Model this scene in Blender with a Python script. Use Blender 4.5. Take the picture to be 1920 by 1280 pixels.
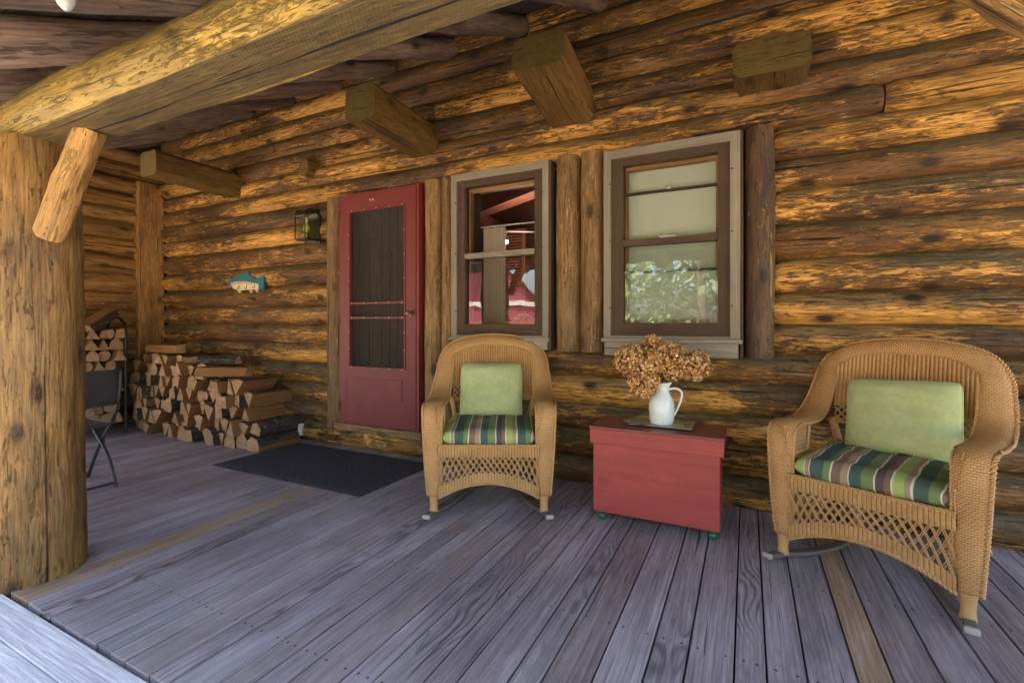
import bpy, math, random
from math import sin, cos, pi, radians, sqrt, floor
from mathutils import Vector, Matrix, Euler, noise
random.seed(7)
for _o in list(bpy.data.objects): bpy.data.objects.remove(_o)
SC = bpy.context.scene
COL = SC.collection

# ------------------------------------------------------------------ camera
cam = bpy.data.cameras.new("camera"); camo = bpy.data.objects.new("camera", cam); COL.objects.link(camo)
cam.sensor_width = 36; cam.lens = 36*887/1920; cam.shift_y = -33/1920
cam.clip_start = .02; cam.clip_end = 800
camo.location = (0, 0, 1.12); camo.rotation_euler = (radians(90), 0, radians(26.4))
SC.camera = camo
SC.render.resolution_x = 1024; SC.render.resolution_y = 682

# ------------------------------------------------------------------ world, sun, exposure
SUN_EL, SUN_AZ = radians(48), radians(-35)      # azimuth from +Y towards +X : sun stands behind the cabin
w = bpy.data.worlds.new("World"); SC.world = w; w.use_nodes = True
wn = w.node_tree; sky = wn.nodes.new("ShaderNodeTexSky"); sky.sky_type = 'NISHITA'; sky.sun_disc = False
sky.sun_elevation = SUN_EL; sky.sun_rotation = SUN_AZ; sky.dust_density = 4.; sky.ozone_density = .3
bg = wn.nodes["Background"]; bg.inputs[1].default_value = .15
wn.links.new(sky.outputs[0], bg.inputs[0])
sl = bpy.data.lights.new("sun", 'SUN'); sl.energy = 5.; sl.angle = radians(.5); sl.color = (1, .93, .82)
so = bpy.data.objects.new("sun", sl); COL.objects.link(so)
sd = Vector((sin(SUN_AZ)*cos(SUN_EL), cos(SUN_AZ)*cos(SUN_EL), sin(SUN_EL)))
so.rotation_euler = sd.to_track_quat('Z', 'Y').to_euler()
SC.view_settings.view_transform = 'Standard'; SC.view_settings.look = 'None'
SC.view_settings.exposure = 3.05; SC.view_settings.gamma = 1
SC.render.engine = 'CYCLES'
SC.cycles.max_bounces = 8; SC.cycles.diffuse_bounces = 5; SC.cycles.transparent_max_bounces = 12

# ------------------------------------------------------------------ shader helper
class S:
    def __init__(s, name):
        s.m = bpy.data.materials.new(name); s.m.use_nodes = True; s.t = s.m.node_tree
        s.b = s.t.nodes["Principled BSDF"]; s.out = s.t.nodes["Material Output"]
    def nd(s, typ, ins=None, **pr):
        n = s.t.nodes.new("ShaderNode"+typ)
        for k, v in pr.items(): setattr(n, k, v)
        for k, v in (ins or {}).items(): s.put(n.inputs[k], v)
        return n
    def put(s, sock, v):
        if isinstance(v, bpy.types.NodeSocket): s.t.links.new(v, sock)
        else:
            if isinstance(v, tuple) and len(v) == 3 and sock.type == 'RGBA': v = v+(1,)
            sock.default_value = v
    def math(s, op, a, b=0., c=None):
        i = {0: a, 1: b}
        if c is not None: i[2] = c
        return s.nd("Math", i, operation=op).outputs[0]
    def mix(s, f, a, b, mode='MIX'):
        n = s.nd("Mix", data_type='RGBA', blend_type=mode)
        s.put(n.inputs[0], f); s.put(n.inputs[6], a); s.put(n.inputs[7], b); return n.outputs[2]
    def uv(s):
        return s.nd("UVMap", uv_map="UVMap").outputs[0]
    def xyz(s, v):
        n = s.nd("SeparateXYZ", {0: v}); return n.outputs
    def vec(s, x, y, z): return s.nd("CombineXYZ", {0: x, 1: y, 2: z}).outputs[0]
    def k(s):
        n = s.nd("Attribute", attribute_name="k"); return s.nd("SeparateColor", {0: n.outputs[0]}).outputs
    def obj(s): return s.nd("TexCoord").outputs['Object']
    def sc(s, v, a): return s.nd("VectorMath", {0: v, 1: a}, operation='MULTIPLY').outputs[0]
    def noise(s, v, scale=1., det=4., rough=.5, dist=0.):
        return s.nd("TexNoise", {'Vector': v, 'Scale': scale, 'Detail': det, 'Roughness': rough, 'Distortion': dist}).outputs[0]
    def vor(s, v, scale=1., feat='F1'):
        return s.nd("TexVoronoi", {'Vector': v, 'Scale': scale}, feature=feat).outputs
    def step(s, x, a, b):
        n = s.nd("MapRange", {0: x, 1: a, 2: b, 3: 0., 4: 1.}); n.clamp = True; return n.outputs[0]
    def ramp(s, f, stops, const=False):
        n = s.nd("ValToRGB", {0: f}); cr = n.color_ramp
        if const: cr.interpolation = 'CONSTANT'
        while len(cr.elements) < len(stops): cr.elements.new(.5)
        for e, (p, c) in zip(cr.elements, stops): e.position = p; e.color = tuple(c)+(1,)
        return n.outputs[0]
    def bump(s, h, st=.5, d=.01, nrm=None):
        i = {'Height': h, 'Strength': st, 'Distance': d}
        if nrm is not None: i['Normal'] = nrm
        return s.nd("Bump", i).outputs[0]
    def fin(s, col, rough=.6, nrm=None, spec=.5, metal=0.):
        s.put(s.b.inputs['Base Color'], col); s.put(s.b.inputs['Roughness'], rough)
        s.put(s.b.inputs['Specular IOR Level'], spec); s.put(s.b.inputs['Metallic'], metal)
        if nrm is not None: s.put(s.b.inputs['Normal'], nrm)
        return s.m

def log_mat(name, dark, mid, light, flake=(.5, .22, .05), thr=.54, cover=.45, weather=None, wamt=0.,
            white=.0, endc=(.45, .3, .15), rough=.55, seamdark=True, sv=13., crack=1., bst=1., spec=.4, blv=0., gold=.75, bd=.012, dka=.75, gt=.5, kp=.4, saw=0.):
    s = S(name); u, v, _ = s.xyz(s.uv()); kk = s.k(); rnd, endg = kk[0], kk[1]
    p = s.vec(s.math('ADD', u, s.math('MULTIPLY', rnd, 31.7)), v, s.math('MULTIPLY', rnd, 19.))
    st = s.noise(s.sc(p, (1.6, sv, 1.)), 1., 6., .6, .7)
    fine = s.noise(s.sc(p, (7., 95., 1.)), 1., 4., .6)
    blot = s.noise(s.sc(p, (1.1, 3.2, 1.)), 1., 5., .6, .4)
    c = s.mix(s.step(st, .3, .62), dark, mid)
    c = s.mix(s.math('MULTIPLY', s.step(blot, .42, .7), .8), c, light)
    # flaked patches where the old stain has come off
    fl = s.math('ADD', s.math('MULTIPLY', s.noise(s.sc(p, (4.4, 19., 1.)), 1., 10., .74, 1.3), .5), s.math('MULTIPLY', s.noise(s.sc(p, (12., 52., 1.)), 1., 8., .7, 1.), .5))
    zone = s.noise(s.sc(p, (.9, 4.5, 2.)), 1., 4., .55)
    s2 = s.noise(s.sc(p, (6., 46., 1.)), 1., 9., .72, 1.2)
    gm = s.step(s.math('ADD', s2, s.math('MULTIPLY', s.math('SUBTRACT', zone, .5), 1.1)), gt, gt+.12)
    c = s.mix(s.math('MULTIPLY', gm, gold), c, tuple(.42*x+.16*y for x, y in zip(flake, light)))
    dk = s.step(s.math('ADD', s.math('MULTIPLY', s.noise(s.sc(p, (3.5, 34., 7.)), 1., 9., .75, 1.5), .55), s.math('MULTIPLY', s.noise(s.sc(p, (16., 60., 7.)), 1., 6., .75, .5), .45)), .45, .40)
    c = s.mix(s.math('MULTIPLY', dk, dka), c, tuple(x*.7 for x in dark))
    big = s.noise(s.sc(p, (.7, 2.2, 3.)), 1., 3., .5)
    thr2 = s.math('SUBTRACT', thr+.09, s.math('MULTIPLY', s.step(big, .35, .65), .2*cover/.45))
    fm = s.step(s.math('SUBTRACT', fl, thr2), 0., .06)
    c = s.mix(s.math('MULTIPLY', fm, .85), c, s.mix(s.step(fine, .3, .7), tuple(x*.55 for x in flake), flake))
    if white > 0:
        wm = s.step(s.noise(s.sc(p, (1.9, 15., 2.)), 1.3, 8., .6, 1.2), .69-white*.04, .71)
        c = s.mix(s.math('MULTIPLY', wm, .85), c, (.62, .47, .29))
    if weather:
        g = s.nd("NewGeometry").outputs['Normal']; nz = s.xyz(g)[2]
        wf = s.step(s.math('ADD', s.math('ADD', nz, blv*.3), s.math('MULTIPLY', s.math('SUBTRACT', s.noise(s.sc(p, (1.7, 5., 1.)), 1.3, 7., .7, 1.), .5), 3.4)), .12, .6)
        c = s.mix(s.math('MULTIPLY', wf, wamt), c, s.mix(fine, tuple(x*.7 for x in weather), weather))
    # knots
    kv = s.nd("TexVoronoi", {'Vector': s.vec(s.math('MULTIPLY', s.math('ADD', u, s.math('MULTIPLY', rnd, 31.)), 2.1), s.math('MULTIPLY', s.math('ADD', v, s.math('MULTIPLY', blot, .03)), 3.9), 0.), 'Scale': 1.}, voronoi_dimensions='2D').outputs
    kg = s.math('LESS_THAN', s.xyz(kv[1])[0], kp); kn = s.math('MULTIPLY', s.step(s.math('ADD', kv[0], s.math('MULTIPLY', s.math('SUBTRACT', fine, .5), .05)), .12, .06), kg)
    halo = s.math('MULTIPLY', s.math('MULTIPLY', s.step(kv[0], .26, .1), .4), kg); c = s.mix(halo, c, tuple(x*.6 for x in mid))
    c = s.mix(s.math('MULTIPLY', kn, .93), c, tuple(x*.28 for x in mid))
    # drying cracks and dark scratches
    cr = s.noise(s.sc(p, (.8, 30., 1.)), 1., 3., .5, .5)
    cm = s.math('MULTIPLY', s.step(cr, .345, .315), crack)
    c = s.mix(s.math('MULTIPLY', cm, .8), c, tuple(x*.25 for x in dark))
    sp = s.step(s.noise(s.sc(p, (22., 60., 1.)), 1., 3., .7), .36, .30)
    c = s.mix(s.math('MULTIPLY', sp, .5), c, tuple(x*.3 for x in dark))
    mdn = s.step(s.noise(s.sc(p, (5., 36., 3.)), 1., 6., .7, .6), .34, .66)
    fg = s.math('MULTIPLY', s.math('ADD', .62, s.math('MULTIPLY', s.step(fine, .28, .72), .72)), s.math('ADD', .72, s.math('MULTIPLY', mdn, .52))); c = s.mix(1., c, s.vec(fg, fg, fg), 'MULTIPLY')
    vb = s.math('ADD', .74, s.math('MULTIPLY', s.math('FRACT', s.math('MULTIPLY', rnd, 13.7)), .5)); c = s.mix(1., c, s.vec(vb, vb, vb), 'MULTIPLY')
    # end grain
    r = s.math('SQRT', s.math('ADD', s.math('MULTIPLY', u, u), s.math('MULTIPLY', v, v)))
    rr = s.math('ADD', r, s.math('MULTIPLY', s.noise(p, 9., 3.), .03))
    ring = s.math('ADD', .5, s.math('MULTIPLY', s.math('SINE', s.math('MULTIPLY', rr, 900.)), .5))
    ec = s.mix(s.math('MULTIPLY', ring, .35), endc, tuple(x*.5 for x in endc))
    ec = s.mix(s.step(s.noise(p, 14., 5., .6), .35, .7), s.mix(.5, ec, tuple(x*.45 for x in endc)), ec)
    c = s.mix(s.step(endg, .6, .9), c, ec)
    h = s.math('ADD', s.math('MULTIPLY', st, .5), s.math('MULTIPLY', fine, .35))
    h = s.math('SUBTRACT', s.math('ADD', h, s.math('MULTIPLY', fm, -.25)), s.math('MULTIPLY', cm, 1.))
    h = s.math('SUBTRACT', h, s.math('MULTIPLY', dk, .35))
    if saw: h = s.math('ADD', h, s.math('MULTIPLY', s.math('SINE', s.math('ADD', s.math('ADD', s.math('MULTIPLY', u, 420.), s.math('MULTIPLY', v, 300.)), s.math('MULTIPLY', blot, 9.))), saw))
    return s.fin(c, s.math('ADD', rough-.12, s.math('MULTIPLY', st, .3)), s.bump(h, bst, bd), spec)

def plank_mat(name, a, b, tint, brown=None, grain=1., nails=True, rough=.7, dark=.35):
    s = S(name); u, v, _ = s.xyz(s.uv()); kk = s.k(); rnd, wid = kk[0], kk[2]
    p = s.vec(s.math('ADD', u, s.math('MULTIPLY', rnd, 77.)), s.math('ADD', v, s.math('MULTIPLY', rnd, 3.1)), s.math('MULTIPLY', rnd, 23.))
    d = s.noise(s.sc(p, (1.4, 5., 1.)), 1., 2.5, .45)
    wv = s.math('SINE', s.math('ADD', s.math('MULTIPLY', d, 95.), s.math('MULTIPLY', v, 160.)))
    lines = s.step(wv, -.2, .95)
    lines = s.math('MULTIPLY', s.math('MULTIPLY', lines, s.step(s.noise(s.sc(p, (1., 4., 2.)), 1., 3.), .40, .6)), s.math('ADD', .25, s.math('MULTIPLY', s.step(s.math('FRACT', s.math('MULTIPLY', rnd, 9.1)), .55, .7), .75)))
    stl = s.step(s.noise(s.sc(p, (.7, 210., 1.)), 1., 3., .6, .2), .5, .66)
    lines = s.math('MAXIMUM', lines, s.math('MULTIPLY', stl, .55))
    fine = s.noise(s.sc(p, (5., 120., 1.)), 1., 4., .6)
    blot = s.noise(s.sc(p, (1.3, 4., 1.)), 1., 5., .6, .4)
    c = s.mix(s.step(blot, .3, .7), a, b)
    c = s.mix(s.math('MULTIPLY', s.step(s.math('FRACT', s.math('MULTIPLY', rnd, 17.3)), .3, 1.), .6), c, tint)
    if brown: c = s.mix(s.step(rnd, .95, .96), c, brown)
    c = s.mix(s.math('MULTIPLY', lines, dark*grain*1.5), c, tuple(x*.3 for x in a))
    mdn = s.step(s.noise(s.sc(p, (2.2, 62., 3.)), 1., 6., .7, .3), .34, .66)
    gm = s.math('MULTIPLY', s.math('ADD', .66, s.math('MULTIPLY', s.step(fine, .28, .72), .66)), s.math('ADD', .76, s.math('MULTIPLY', mdn, .46))); c = s.mix(1., c, s.vec(gm, gm, gm), 'MULTIPLY')
    wear = s.math('ADD', s.math('MULTIPLY', s.step(s.noise(s.sc(p, (.8, 3., 9.)), 1., 6., .65, .5), .5, .72), .5), s.math('MULTIPLY', s.step(s.noise(s.sc(s.obj(), (1.1, .8, 1.)), 1., 7., .7, .4), .47, .68), .6))
    c = s.mix(s.math('MULTIPLY', wear, .42), c, tuple(min(1, x*1.7) for x in b))
    ck = s.step(s.noise(s.sc(p, (1.1, 42., 5.)), 1., 3., .5, .3), .32, .285)
    c = s.mix(s.math('MULTIPLY', ck, .8), c, tuple(x*.15 for x in a))
    h = s.math('SUBTRACT', s.math('ADD', s.math('MULTIPLY', fine, .5), s.math('MULTIPLY', lines, -.45)), ck)
    if nails:
        fu = s.math('MULTIPLY', s.math('SUBTRACT', s.math('FRACT', s.math('MULTIPLY', u, 1/.61)), .5), .61)
        vn = s.math('SUBTRACT', s.math('ABSOLUTE', s.math('SUBTRACT', v, s.math('MULTIPLY', wid, .5))), s.math('SUBTRACT', s.math('MULTIPLY', wid, .5), .024))
        dd = s.math('SQRT', s.math('ADD', s.math('MULTIPLY', fu, fu), s.math('MULTIPLY', vn, vn)))
        nl = s.step(dd, .0055, .0035); c = s.mix(s.math('MULTIPLY', nl, .85), c, (.02, .016, .015)); h = s.math('SUBTRACT', h, nl)
    return s.fin(c, rough, s.bump(h, .6, .006), .35)

def paint_mat(name, col, chip=None, rough=.5, streak=(2., 30.), amt=.25, spec=.45):
    s = S(name); u, v, _ = s.xyz(s.uv()); kk = s.k(); rnd = kk[0]
    p = s.vec(s.math('ADD', u, s.math('MULTIPLY', rnd, 9.)), v, s.math('MULTIPLY', rnd, 23.))
    n1 = s.noise(s.sc(p, (streak[0], streak[1], 1.)), 1., 5., .6, .3); n2 = s.noise(p, 5., 5., .6)
    c = s.mix(s.math('MULTIPLY', s.step(n1, .3, .7), amt*2), col, tuple(x*.6 for x in col))
    c = s.mix(s.math('MULTIPLY', s.step(n2, .5, .75), amt*1.2), c, tuple(min(1, x*1.35+.02) for x in col))
    kn = s.step(s.vor(s.sc(p, (2.4, 4.2, 1.)))[0], .12, .04); c = s.mix(s.math('MULTIPLY', kn, .45), c, tuple(x*.4 for x in col))
    if chip:
        cm = s.step(s.noise(s.sc(p, (9., 30., 1.)), 1., 6., .7), .715, .73); c = s.mix(cm, c, chip)
    return s.fin(c, rough, s.bump(s.math('ADD', n1, s.math('MULTIPLY', n2, .4)), .25, .004), spec)

def plain(name, col, rough=.5, metal=0., spec=.5, nscale=30., namt=.15, bst=.1):
    s = S(name); o = s.obj(); n = s.noise(o, nscale, 4., .6)
    c = s.mix(s.math('MULTIPLY', n, namt*2), col, tuple(x*.55 for x in col))
    return s.fin(c, rough, s.bump(n, bst, .003), spec, metal)

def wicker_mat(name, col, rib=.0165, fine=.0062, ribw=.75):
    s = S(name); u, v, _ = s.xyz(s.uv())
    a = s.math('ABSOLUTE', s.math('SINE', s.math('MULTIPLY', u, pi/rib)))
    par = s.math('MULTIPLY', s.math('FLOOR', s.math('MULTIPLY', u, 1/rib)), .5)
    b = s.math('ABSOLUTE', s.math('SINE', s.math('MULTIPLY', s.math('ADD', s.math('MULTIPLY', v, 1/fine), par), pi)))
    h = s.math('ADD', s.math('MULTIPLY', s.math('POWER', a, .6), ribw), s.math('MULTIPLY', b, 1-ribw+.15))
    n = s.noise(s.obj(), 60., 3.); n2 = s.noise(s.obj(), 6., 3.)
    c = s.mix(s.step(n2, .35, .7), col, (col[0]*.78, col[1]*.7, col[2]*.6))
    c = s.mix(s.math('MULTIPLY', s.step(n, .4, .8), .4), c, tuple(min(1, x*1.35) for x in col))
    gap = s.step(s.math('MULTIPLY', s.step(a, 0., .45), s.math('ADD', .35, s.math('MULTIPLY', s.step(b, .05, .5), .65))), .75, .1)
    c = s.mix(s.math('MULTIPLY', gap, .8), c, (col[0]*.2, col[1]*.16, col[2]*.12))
    return s.fin(c, .45, s.bump(h, .9, .004), .4)

def glass_mat(name, tint=(1, 1, 1), gl=1.):
    s = S(name); t = s.nd("BsdfTransparent", {0: tint+(1,)}); g = s.nd("BsdfGlossy", {0: (1, 1, 1, 1), 'Roughness': .005})
    f = s.nd("Fresnel", {0: 1.5}); fm = s.math('MINIMUM', s.math('MULTIPLY', f.outputs[0], 1.9*gl), 1.)
    wob = s.bump(s.noise(s.obj(), 3.5, 2.), .05, .02); s.put(g.inputs['Normal'], wob)
    m = s.nd("MixShader", {0: fm, 1: t.outputs[0], 2: g.outputs[0]}); s.t.links.new(m.outputs[0], s.out.inputs[0]); return s.m

M = {}
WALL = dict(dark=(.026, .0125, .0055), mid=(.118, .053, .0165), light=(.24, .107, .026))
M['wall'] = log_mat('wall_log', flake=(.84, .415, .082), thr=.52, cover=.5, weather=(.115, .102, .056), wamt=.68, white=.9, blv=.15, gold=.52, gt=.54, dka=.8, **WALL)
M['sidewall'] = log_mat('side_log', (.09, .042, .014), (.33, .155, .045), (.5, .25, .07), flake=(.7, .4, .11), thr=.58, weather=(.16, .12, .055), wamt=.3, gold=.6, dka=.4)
M['upright'] = log_mat('upright_log', (.09, .045, .018), (.27, .14, .05), (.4, .23, .085), flake=(.62, .38, .14), thr=.58, white=.4)
M['darkpost'] = log_mat('dark_upright_log', (.03, .018, .012), (.065, .034, .019), (.12, .06, .026), flake=(.32, .2, .07), thr=.6, cover=.5, gold=.3, gt=.58)
M['post'] = log_mat('post_log', (.09, .042, .010), (.285, .135, .033), (.4, .203, .054), flake=(.58, .33, .092), thr=.57, cover=.4, sv=5., crack=1., endc=(.3, .19, .08), weather=(.16, .115, .05), wamt=.4, blv=1., gold=.5, bd=.02, dka=.06, gt=.48, kp=.95)
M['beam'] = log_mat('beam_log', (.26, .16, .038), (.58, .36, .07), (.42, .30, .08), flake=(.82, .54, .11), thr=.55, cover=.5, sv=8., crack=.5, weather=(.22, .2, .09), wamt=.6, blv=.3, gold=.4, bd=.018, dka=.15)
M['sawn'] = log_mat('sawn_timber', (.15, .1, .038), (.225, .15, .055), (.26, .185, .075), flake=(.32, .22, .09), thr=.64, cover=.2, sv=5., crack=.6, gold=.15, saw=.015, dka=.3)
M['brace'] = log_mat('brace_log', (.28, .13, .035), (.58, .3, .085), (.68, .38, .12), flake=(.82, .54, .2), thr=.54, sv=7., crack=.6, endc=(.4, .25, .1), gold=.4, bd=.02, dka=.2)
M['hewn'] = log_mat('hewn_timber', (.07, .034, .009), (.15, .078, .018), (.2, .11, .026), flake=(.3, .16, .045), thr=.62, cover=.3, sv=6., endc=(.17, .11, .028), gold=.3)
M['rafter'] = log_mat('rafter_log', (.1, .065, .048), (.28, .18, .13), (.38, .26, .19), flake=(.48, .34, .24), thr=.6, cover=.3, dka=.12, gold=.2)
M['roofboard'] = plank_mat('roof_board', (.09, .072, .075), (.19, .145, .135), (.08, .065, .07), nails=False, grain=.6)
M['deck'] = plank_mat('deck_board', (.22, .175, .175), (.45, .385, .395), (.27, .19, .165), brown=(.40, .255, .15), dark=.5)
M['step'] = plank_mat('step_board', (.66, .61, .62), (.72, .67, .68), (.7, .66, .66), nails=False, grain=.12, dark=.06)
M['red'] = paint_mat('red_door_paint', (.195, .03, .025), chip=(.32, .14, .1), rough=.5, amt=.28)
M['redchest'] = paint_mat('red_chest_paint', (.42, .066, .05), chip=(.6, .38, .3), rough=.55, amt=.32)
M['redlid'] = paint_mat('dark_red_top_paint', (.22, .042, .038), chip=(.45, .32, .28), rough=.34, amt=.35)
M['trim'] = plank_mat('grey_window_trim', (.22, .18, .13), (.33, .28, .21), (.25, .22, .17), nails=False, grain=.5)
M['brownframe'] = plank_mat('brown_window_frame', (.06, .033, .02), (.1, .058, .036), (.08, .045, .028), nails=False, grain=.4)
M['lightsash'] = plank_mat('golden_sash', (.3, .16, .06), (.42, .24, .09), (.4, .2, .08), nails=False, grain=.4)
M['doorplank'] = plank_mat('dark_door_plank', (.07, .05, .035), (.12, .085, .06), (.09, .065, .05), nails=False, grain=.8)
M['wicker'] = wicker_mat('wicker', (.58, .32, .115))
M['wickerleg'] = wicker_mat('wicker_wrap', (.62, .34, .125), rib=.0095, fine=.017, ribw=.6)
M['strand'] = plain('wicker_strand', (.6, .33, .125), .45, namt=.3)
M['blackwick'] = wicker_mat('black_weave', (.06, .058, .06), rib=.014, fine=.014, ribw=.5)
M['darkmetal'] = plain('dark_grey_metal', (.09, .09, .095), .35, .6)
M['blackmetal'] = plain('black_metal', (.02, .02, .02), .4, .3)
M['bronze'] = plain('aged_bronze', (.09, .085, .06), .35, .8)
M['brass'] = plain('dark_brass', (.25, .16, .07), .3, .9)
M['rocker'] = plain('grey_bent_wood', (.17, .13, .115), .5, namt=.3)
M['whitewood'] = plain('worn_white', (.42, .37, .34), .6)
M['enamel'] = plain('white_enamel', (.74, .78, .74), .12, spec=.6, namt=.05, bst=.0)
M['greenball'] = plain('green_caster', (.03, .13, .075), .3, namt=.3)
M['glass'] = glass_mat('window_glass')
M['glasslow'] = glass_mat('storm_glass', (.78, .8, .78), 1.5)
M['lampglass'] = glass_mat('lamp_glass', (.85, .88, .82), .8)
M['blind'] = plain('pale_green_blind', (.58, .65, .54), .8, nscale=2., namt=.06, bst=.0)
M['white'] = plain('white_plastic', (.75, .75, .72), .4, namt=.05)
M['frosted'] = plain('frosted_white_glass', (.55, .6, .58), .2, nscale=60., namt=.6)
M['chink'] = plain('chinking', (.06, .045, .03), .9)
M['dark'] = plain('dark_gap', (.012, .01, .01), .9)

def cloth(name, col):
    s = S(name); u, v, _ = s.xyz(s.uv())
    w1 = s.math('SINE', s.math('MULTIPLY', u, 3500.)); w2 = s.math('SINE', s.math('MULTIPLY', v, 3500.))
    n = s.noise(s.sc(s.obj(), (8., 8., 60.)), 1., 4., .6); n2 = s.noise(s.sc(s.obj(), (60., 60., 9.)), 1., 4., .6)
    big = s.noise(s.obj(), 5., 3.)
    c = s.mix(s.step(s.math('MULTIPLY', n, n2), .15, .4), tuple(x*.8 for x in col), col)
    c = s.mix(s.math('MULTIPLY', s.step(big, .4, .7), .25), c, tuple(min(1, x*1.25) for x in col))
    h = s.math('ADD', s.math('MULTIPLY', s.math('MULTIPLY', w1, w2), .2), s.math('ADD', n, n2))
    s.put(s.b.inputs['Sheen Weight'], .15)
    return s.fin(c, .85, s.bump(h, .25, .002), .2)
M['greencloth'] = cloth('green_linen', (.48, .53, .235))
def stripes(name):
    s = S(name); u, v, _ = s.xyz(s.uv())
    G, LG, DG, T, BR, CR, PU = (.13, .2, .055), (.33, .43, .1), (.015, .07, .058), (.34, .23, .14), (.19, .095, .06), (.68, .62, .42), (.055, .03, .045)
    seq = [(0, LG), (.09, CR), (.1, T), (.13, CR), (.14, DG), (.235, G), (.285, CR), (.295, BR), (.355, T), (.4, CR), (.41, DG), (.485, G), (.565, CR), (.575, PU), (.63, BR), (.67, CR), (.68, LG), (.75, T), (.785, CR), (.8, DG), (.885, G), (.955, CR), (.965, BR)]
    wob = s.math('MULTIPLY', s.math('SUBTRACT', s.noise(s.obj(), 9., 2.), .5), .025)
    c = s.ramp(s.math('ADD', u, wob), seq, True)
    fine = s.noise(s.sc(s.obj(), (140., 140., 140.)), 1., 2.)
    g = s.math('ADD', .8, s.math('MULTIPLY', fine, .4)); c = s.mix(1., c, s.vec(g, g, g), 'MULTIPLY'); c = s.mix(s.math('ADD', .06, s.math('MULTIPLY', s.noise(s.obj(), 14., 4., .6), .16)), c, (.4, .36, .27))
    return s.fin(c, .8, s.bump(fine, .2, .002), .2)
M['stripes'] = stripes('striped_fabric')
def mat_mat():
    s = S('charcoal_mat'); o = s.obj(); n = s.noise(o, 95., 3., .8); b = s.noise(o, 3., 3.)
    c = s.mix(s.step(n, .42, .62), (.03, .028, .034), (.12, .113, .125)); c = s.mix(s.step(s.noise(o, 160., 1.), .66, .7), c, (.16, .15, .15))
    return s.fin(c, .95, s.bump(n, .8, .006), .1)
M['mat'] = mat_mat()
def firewood_mat():
    s = S('split_firewood'); u, v, _ = s.xyz(s.uv()); kk = s.k(); rnd, e = kk[0], kk[1]
    p = s.vec(s.math('ADD', u, s.math('MULTIPLY', rnd, 31.)), v, s.math('MULTIPLY', rnd, 17.))
    st = s.noise(s.sc(p, (3., 45., 1.)), 1., 5., .6, .5)
    hue = s.math('FRACT', s.math('MULTIPLY', rnd, 7.7))
    side = s.mix(st, (.1, .042, .015), (.4, .19, .065)); side = s.mix(s.math('MULTIPLY', hue, .5), side, (.24, .09, .035))
    n = s.noise(s.sc(p, (14., 14., 1.)), 1., 5., .65)
    end = s.mix(s.step(n, .35, .65), (.3, .15, .07), (.58, .34, .19)); end = s.mix(s.math('MULTIPLY', hue, .6), end, (.36, .25, .11))
    r = s.math('SQRT', s.math('ADD', s.math('MULTIPLY', u, u), s.math('MULTIPLY', v, v)))
    end = s.mix(s.math('MULTIPLY', s.math('ADD', .5, s.math('MULTIPLY', s.math('SINE', s.math('MULTIPLY', r, 850.)), .5)), .22), end, (.2, .1, .05))
    bk = s.noise(s.sc(p, (9., 30., 1.)), 1., 6., .7, .6)
    bark = s.mix(s.step(bk, .35, .65), (.02, .015, .012), (.11, .085, .062)); bark = s.mix(s.step(s.noise(p, 24., 4.), .64, .7), bark, (.3, .27, .22))
    c = s.mix(s.step(e, .2, .3), side, bark); c = s.mix(s.step(e, .7, .8), c, end)
    return s.fin(c, .8, s.bump(s.math('ADD', st, bk), .7, .006), .2)
M['firewood'] = firewood_mat()
def flower_mat():
    s = S('dried_petal'); kk = s.k(); o = s.obj()
    c = s.ramp(kk[0], [(0, (.14, .05, .018)), (.3, (.38, .15, .04)), (.6, (.68, .36, .11)), (.85, (.8, .5, .2)), (1, (.85, .66, .42))])
    s.put(s.b.inputs['Subsurface Weight'], 0.)
    return s.fin(c, .8, None, .2)
M['petal'] = flower_mat()
M['stem'] = plain('dry_stem', (.12, .08, .03), .8)
def leaf_mat(name, a, b):
    s = S(name); kk = s.k(); c = s.mix(kk[0], a, b)
    tr = s.nd("BsdfTranslucent", {0: c}); m = s.nd("MixShader", {0: .35}); s.fin(c, .6, None, .3)
    s.t.links.new(s.b.outputs[0], m.inputs[1]); s.t.links.new(tr.outputs[0], m.inputs[2]); s.t.links.new(m.outputs[0], s.out.inputs[0]); return s.m
M['leaf'] = leaf_mat('leaf', (.13, .18, .09), (.3, .36, .2))
M['conifer'] = leaf_mat('conifer_leaf', (.025, .06, .022), (.07, .12, .04))
M['bark'] = plain('tree_bark', (.11, .085, .06), .9, nscale=12., namt=.4, bst=.6)
def bounce_gravel_mat():
    s = S('bounce_gravel'); o = s.obj(); n = s.noise(o, .35, 5., .6); f = s.noise(o, 18., 4., .7)
    c = s.mix(n, (.34, .28, .19), (.46, .39, .27)); c = s.mix(s.step(f, .4, .7), c, (.5, .43, .31))  # unseen yard gravel, added pale and warm to bounce light into the porch
    return s.fin(c, .95, s.bump(f, .6, .05), .1)
M['bounce_ground'] = bounce_gravel_mat()
M['interior'] = plank_mat('red_interior_plank', (.12, .05, .033), (.18, .068, .042), (.14, .052, .036), nails=False)
M['interiorbeam'] = plank_mat('interior_beam', (.12, .045, .03), (.2, .07, .045), (.16, .05, .03), nails=False)
M['curtain'] = leaf_mat('cream_curtain', (.6, .56, .47), (.58, .54, .44))
M['barnred'] = paint_mat('barn_red', (.36, .09, .11), rough=.7)
def emit(name, col, st):
    s = S(name); s.put(s.b.inputs['Base Color'], col); s.put(s.b.inputs['Emission Color'], col); s.put(s.b.inputs['Emission Strength'], st); return s.m
M['bulb'] = emit('lit_bulb', (1, .72, .4), 5.)
M['yellowbulb'] = plain('yellow_bulb_glass', (.62, .68, .12), .12, namt=.1)
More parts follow.
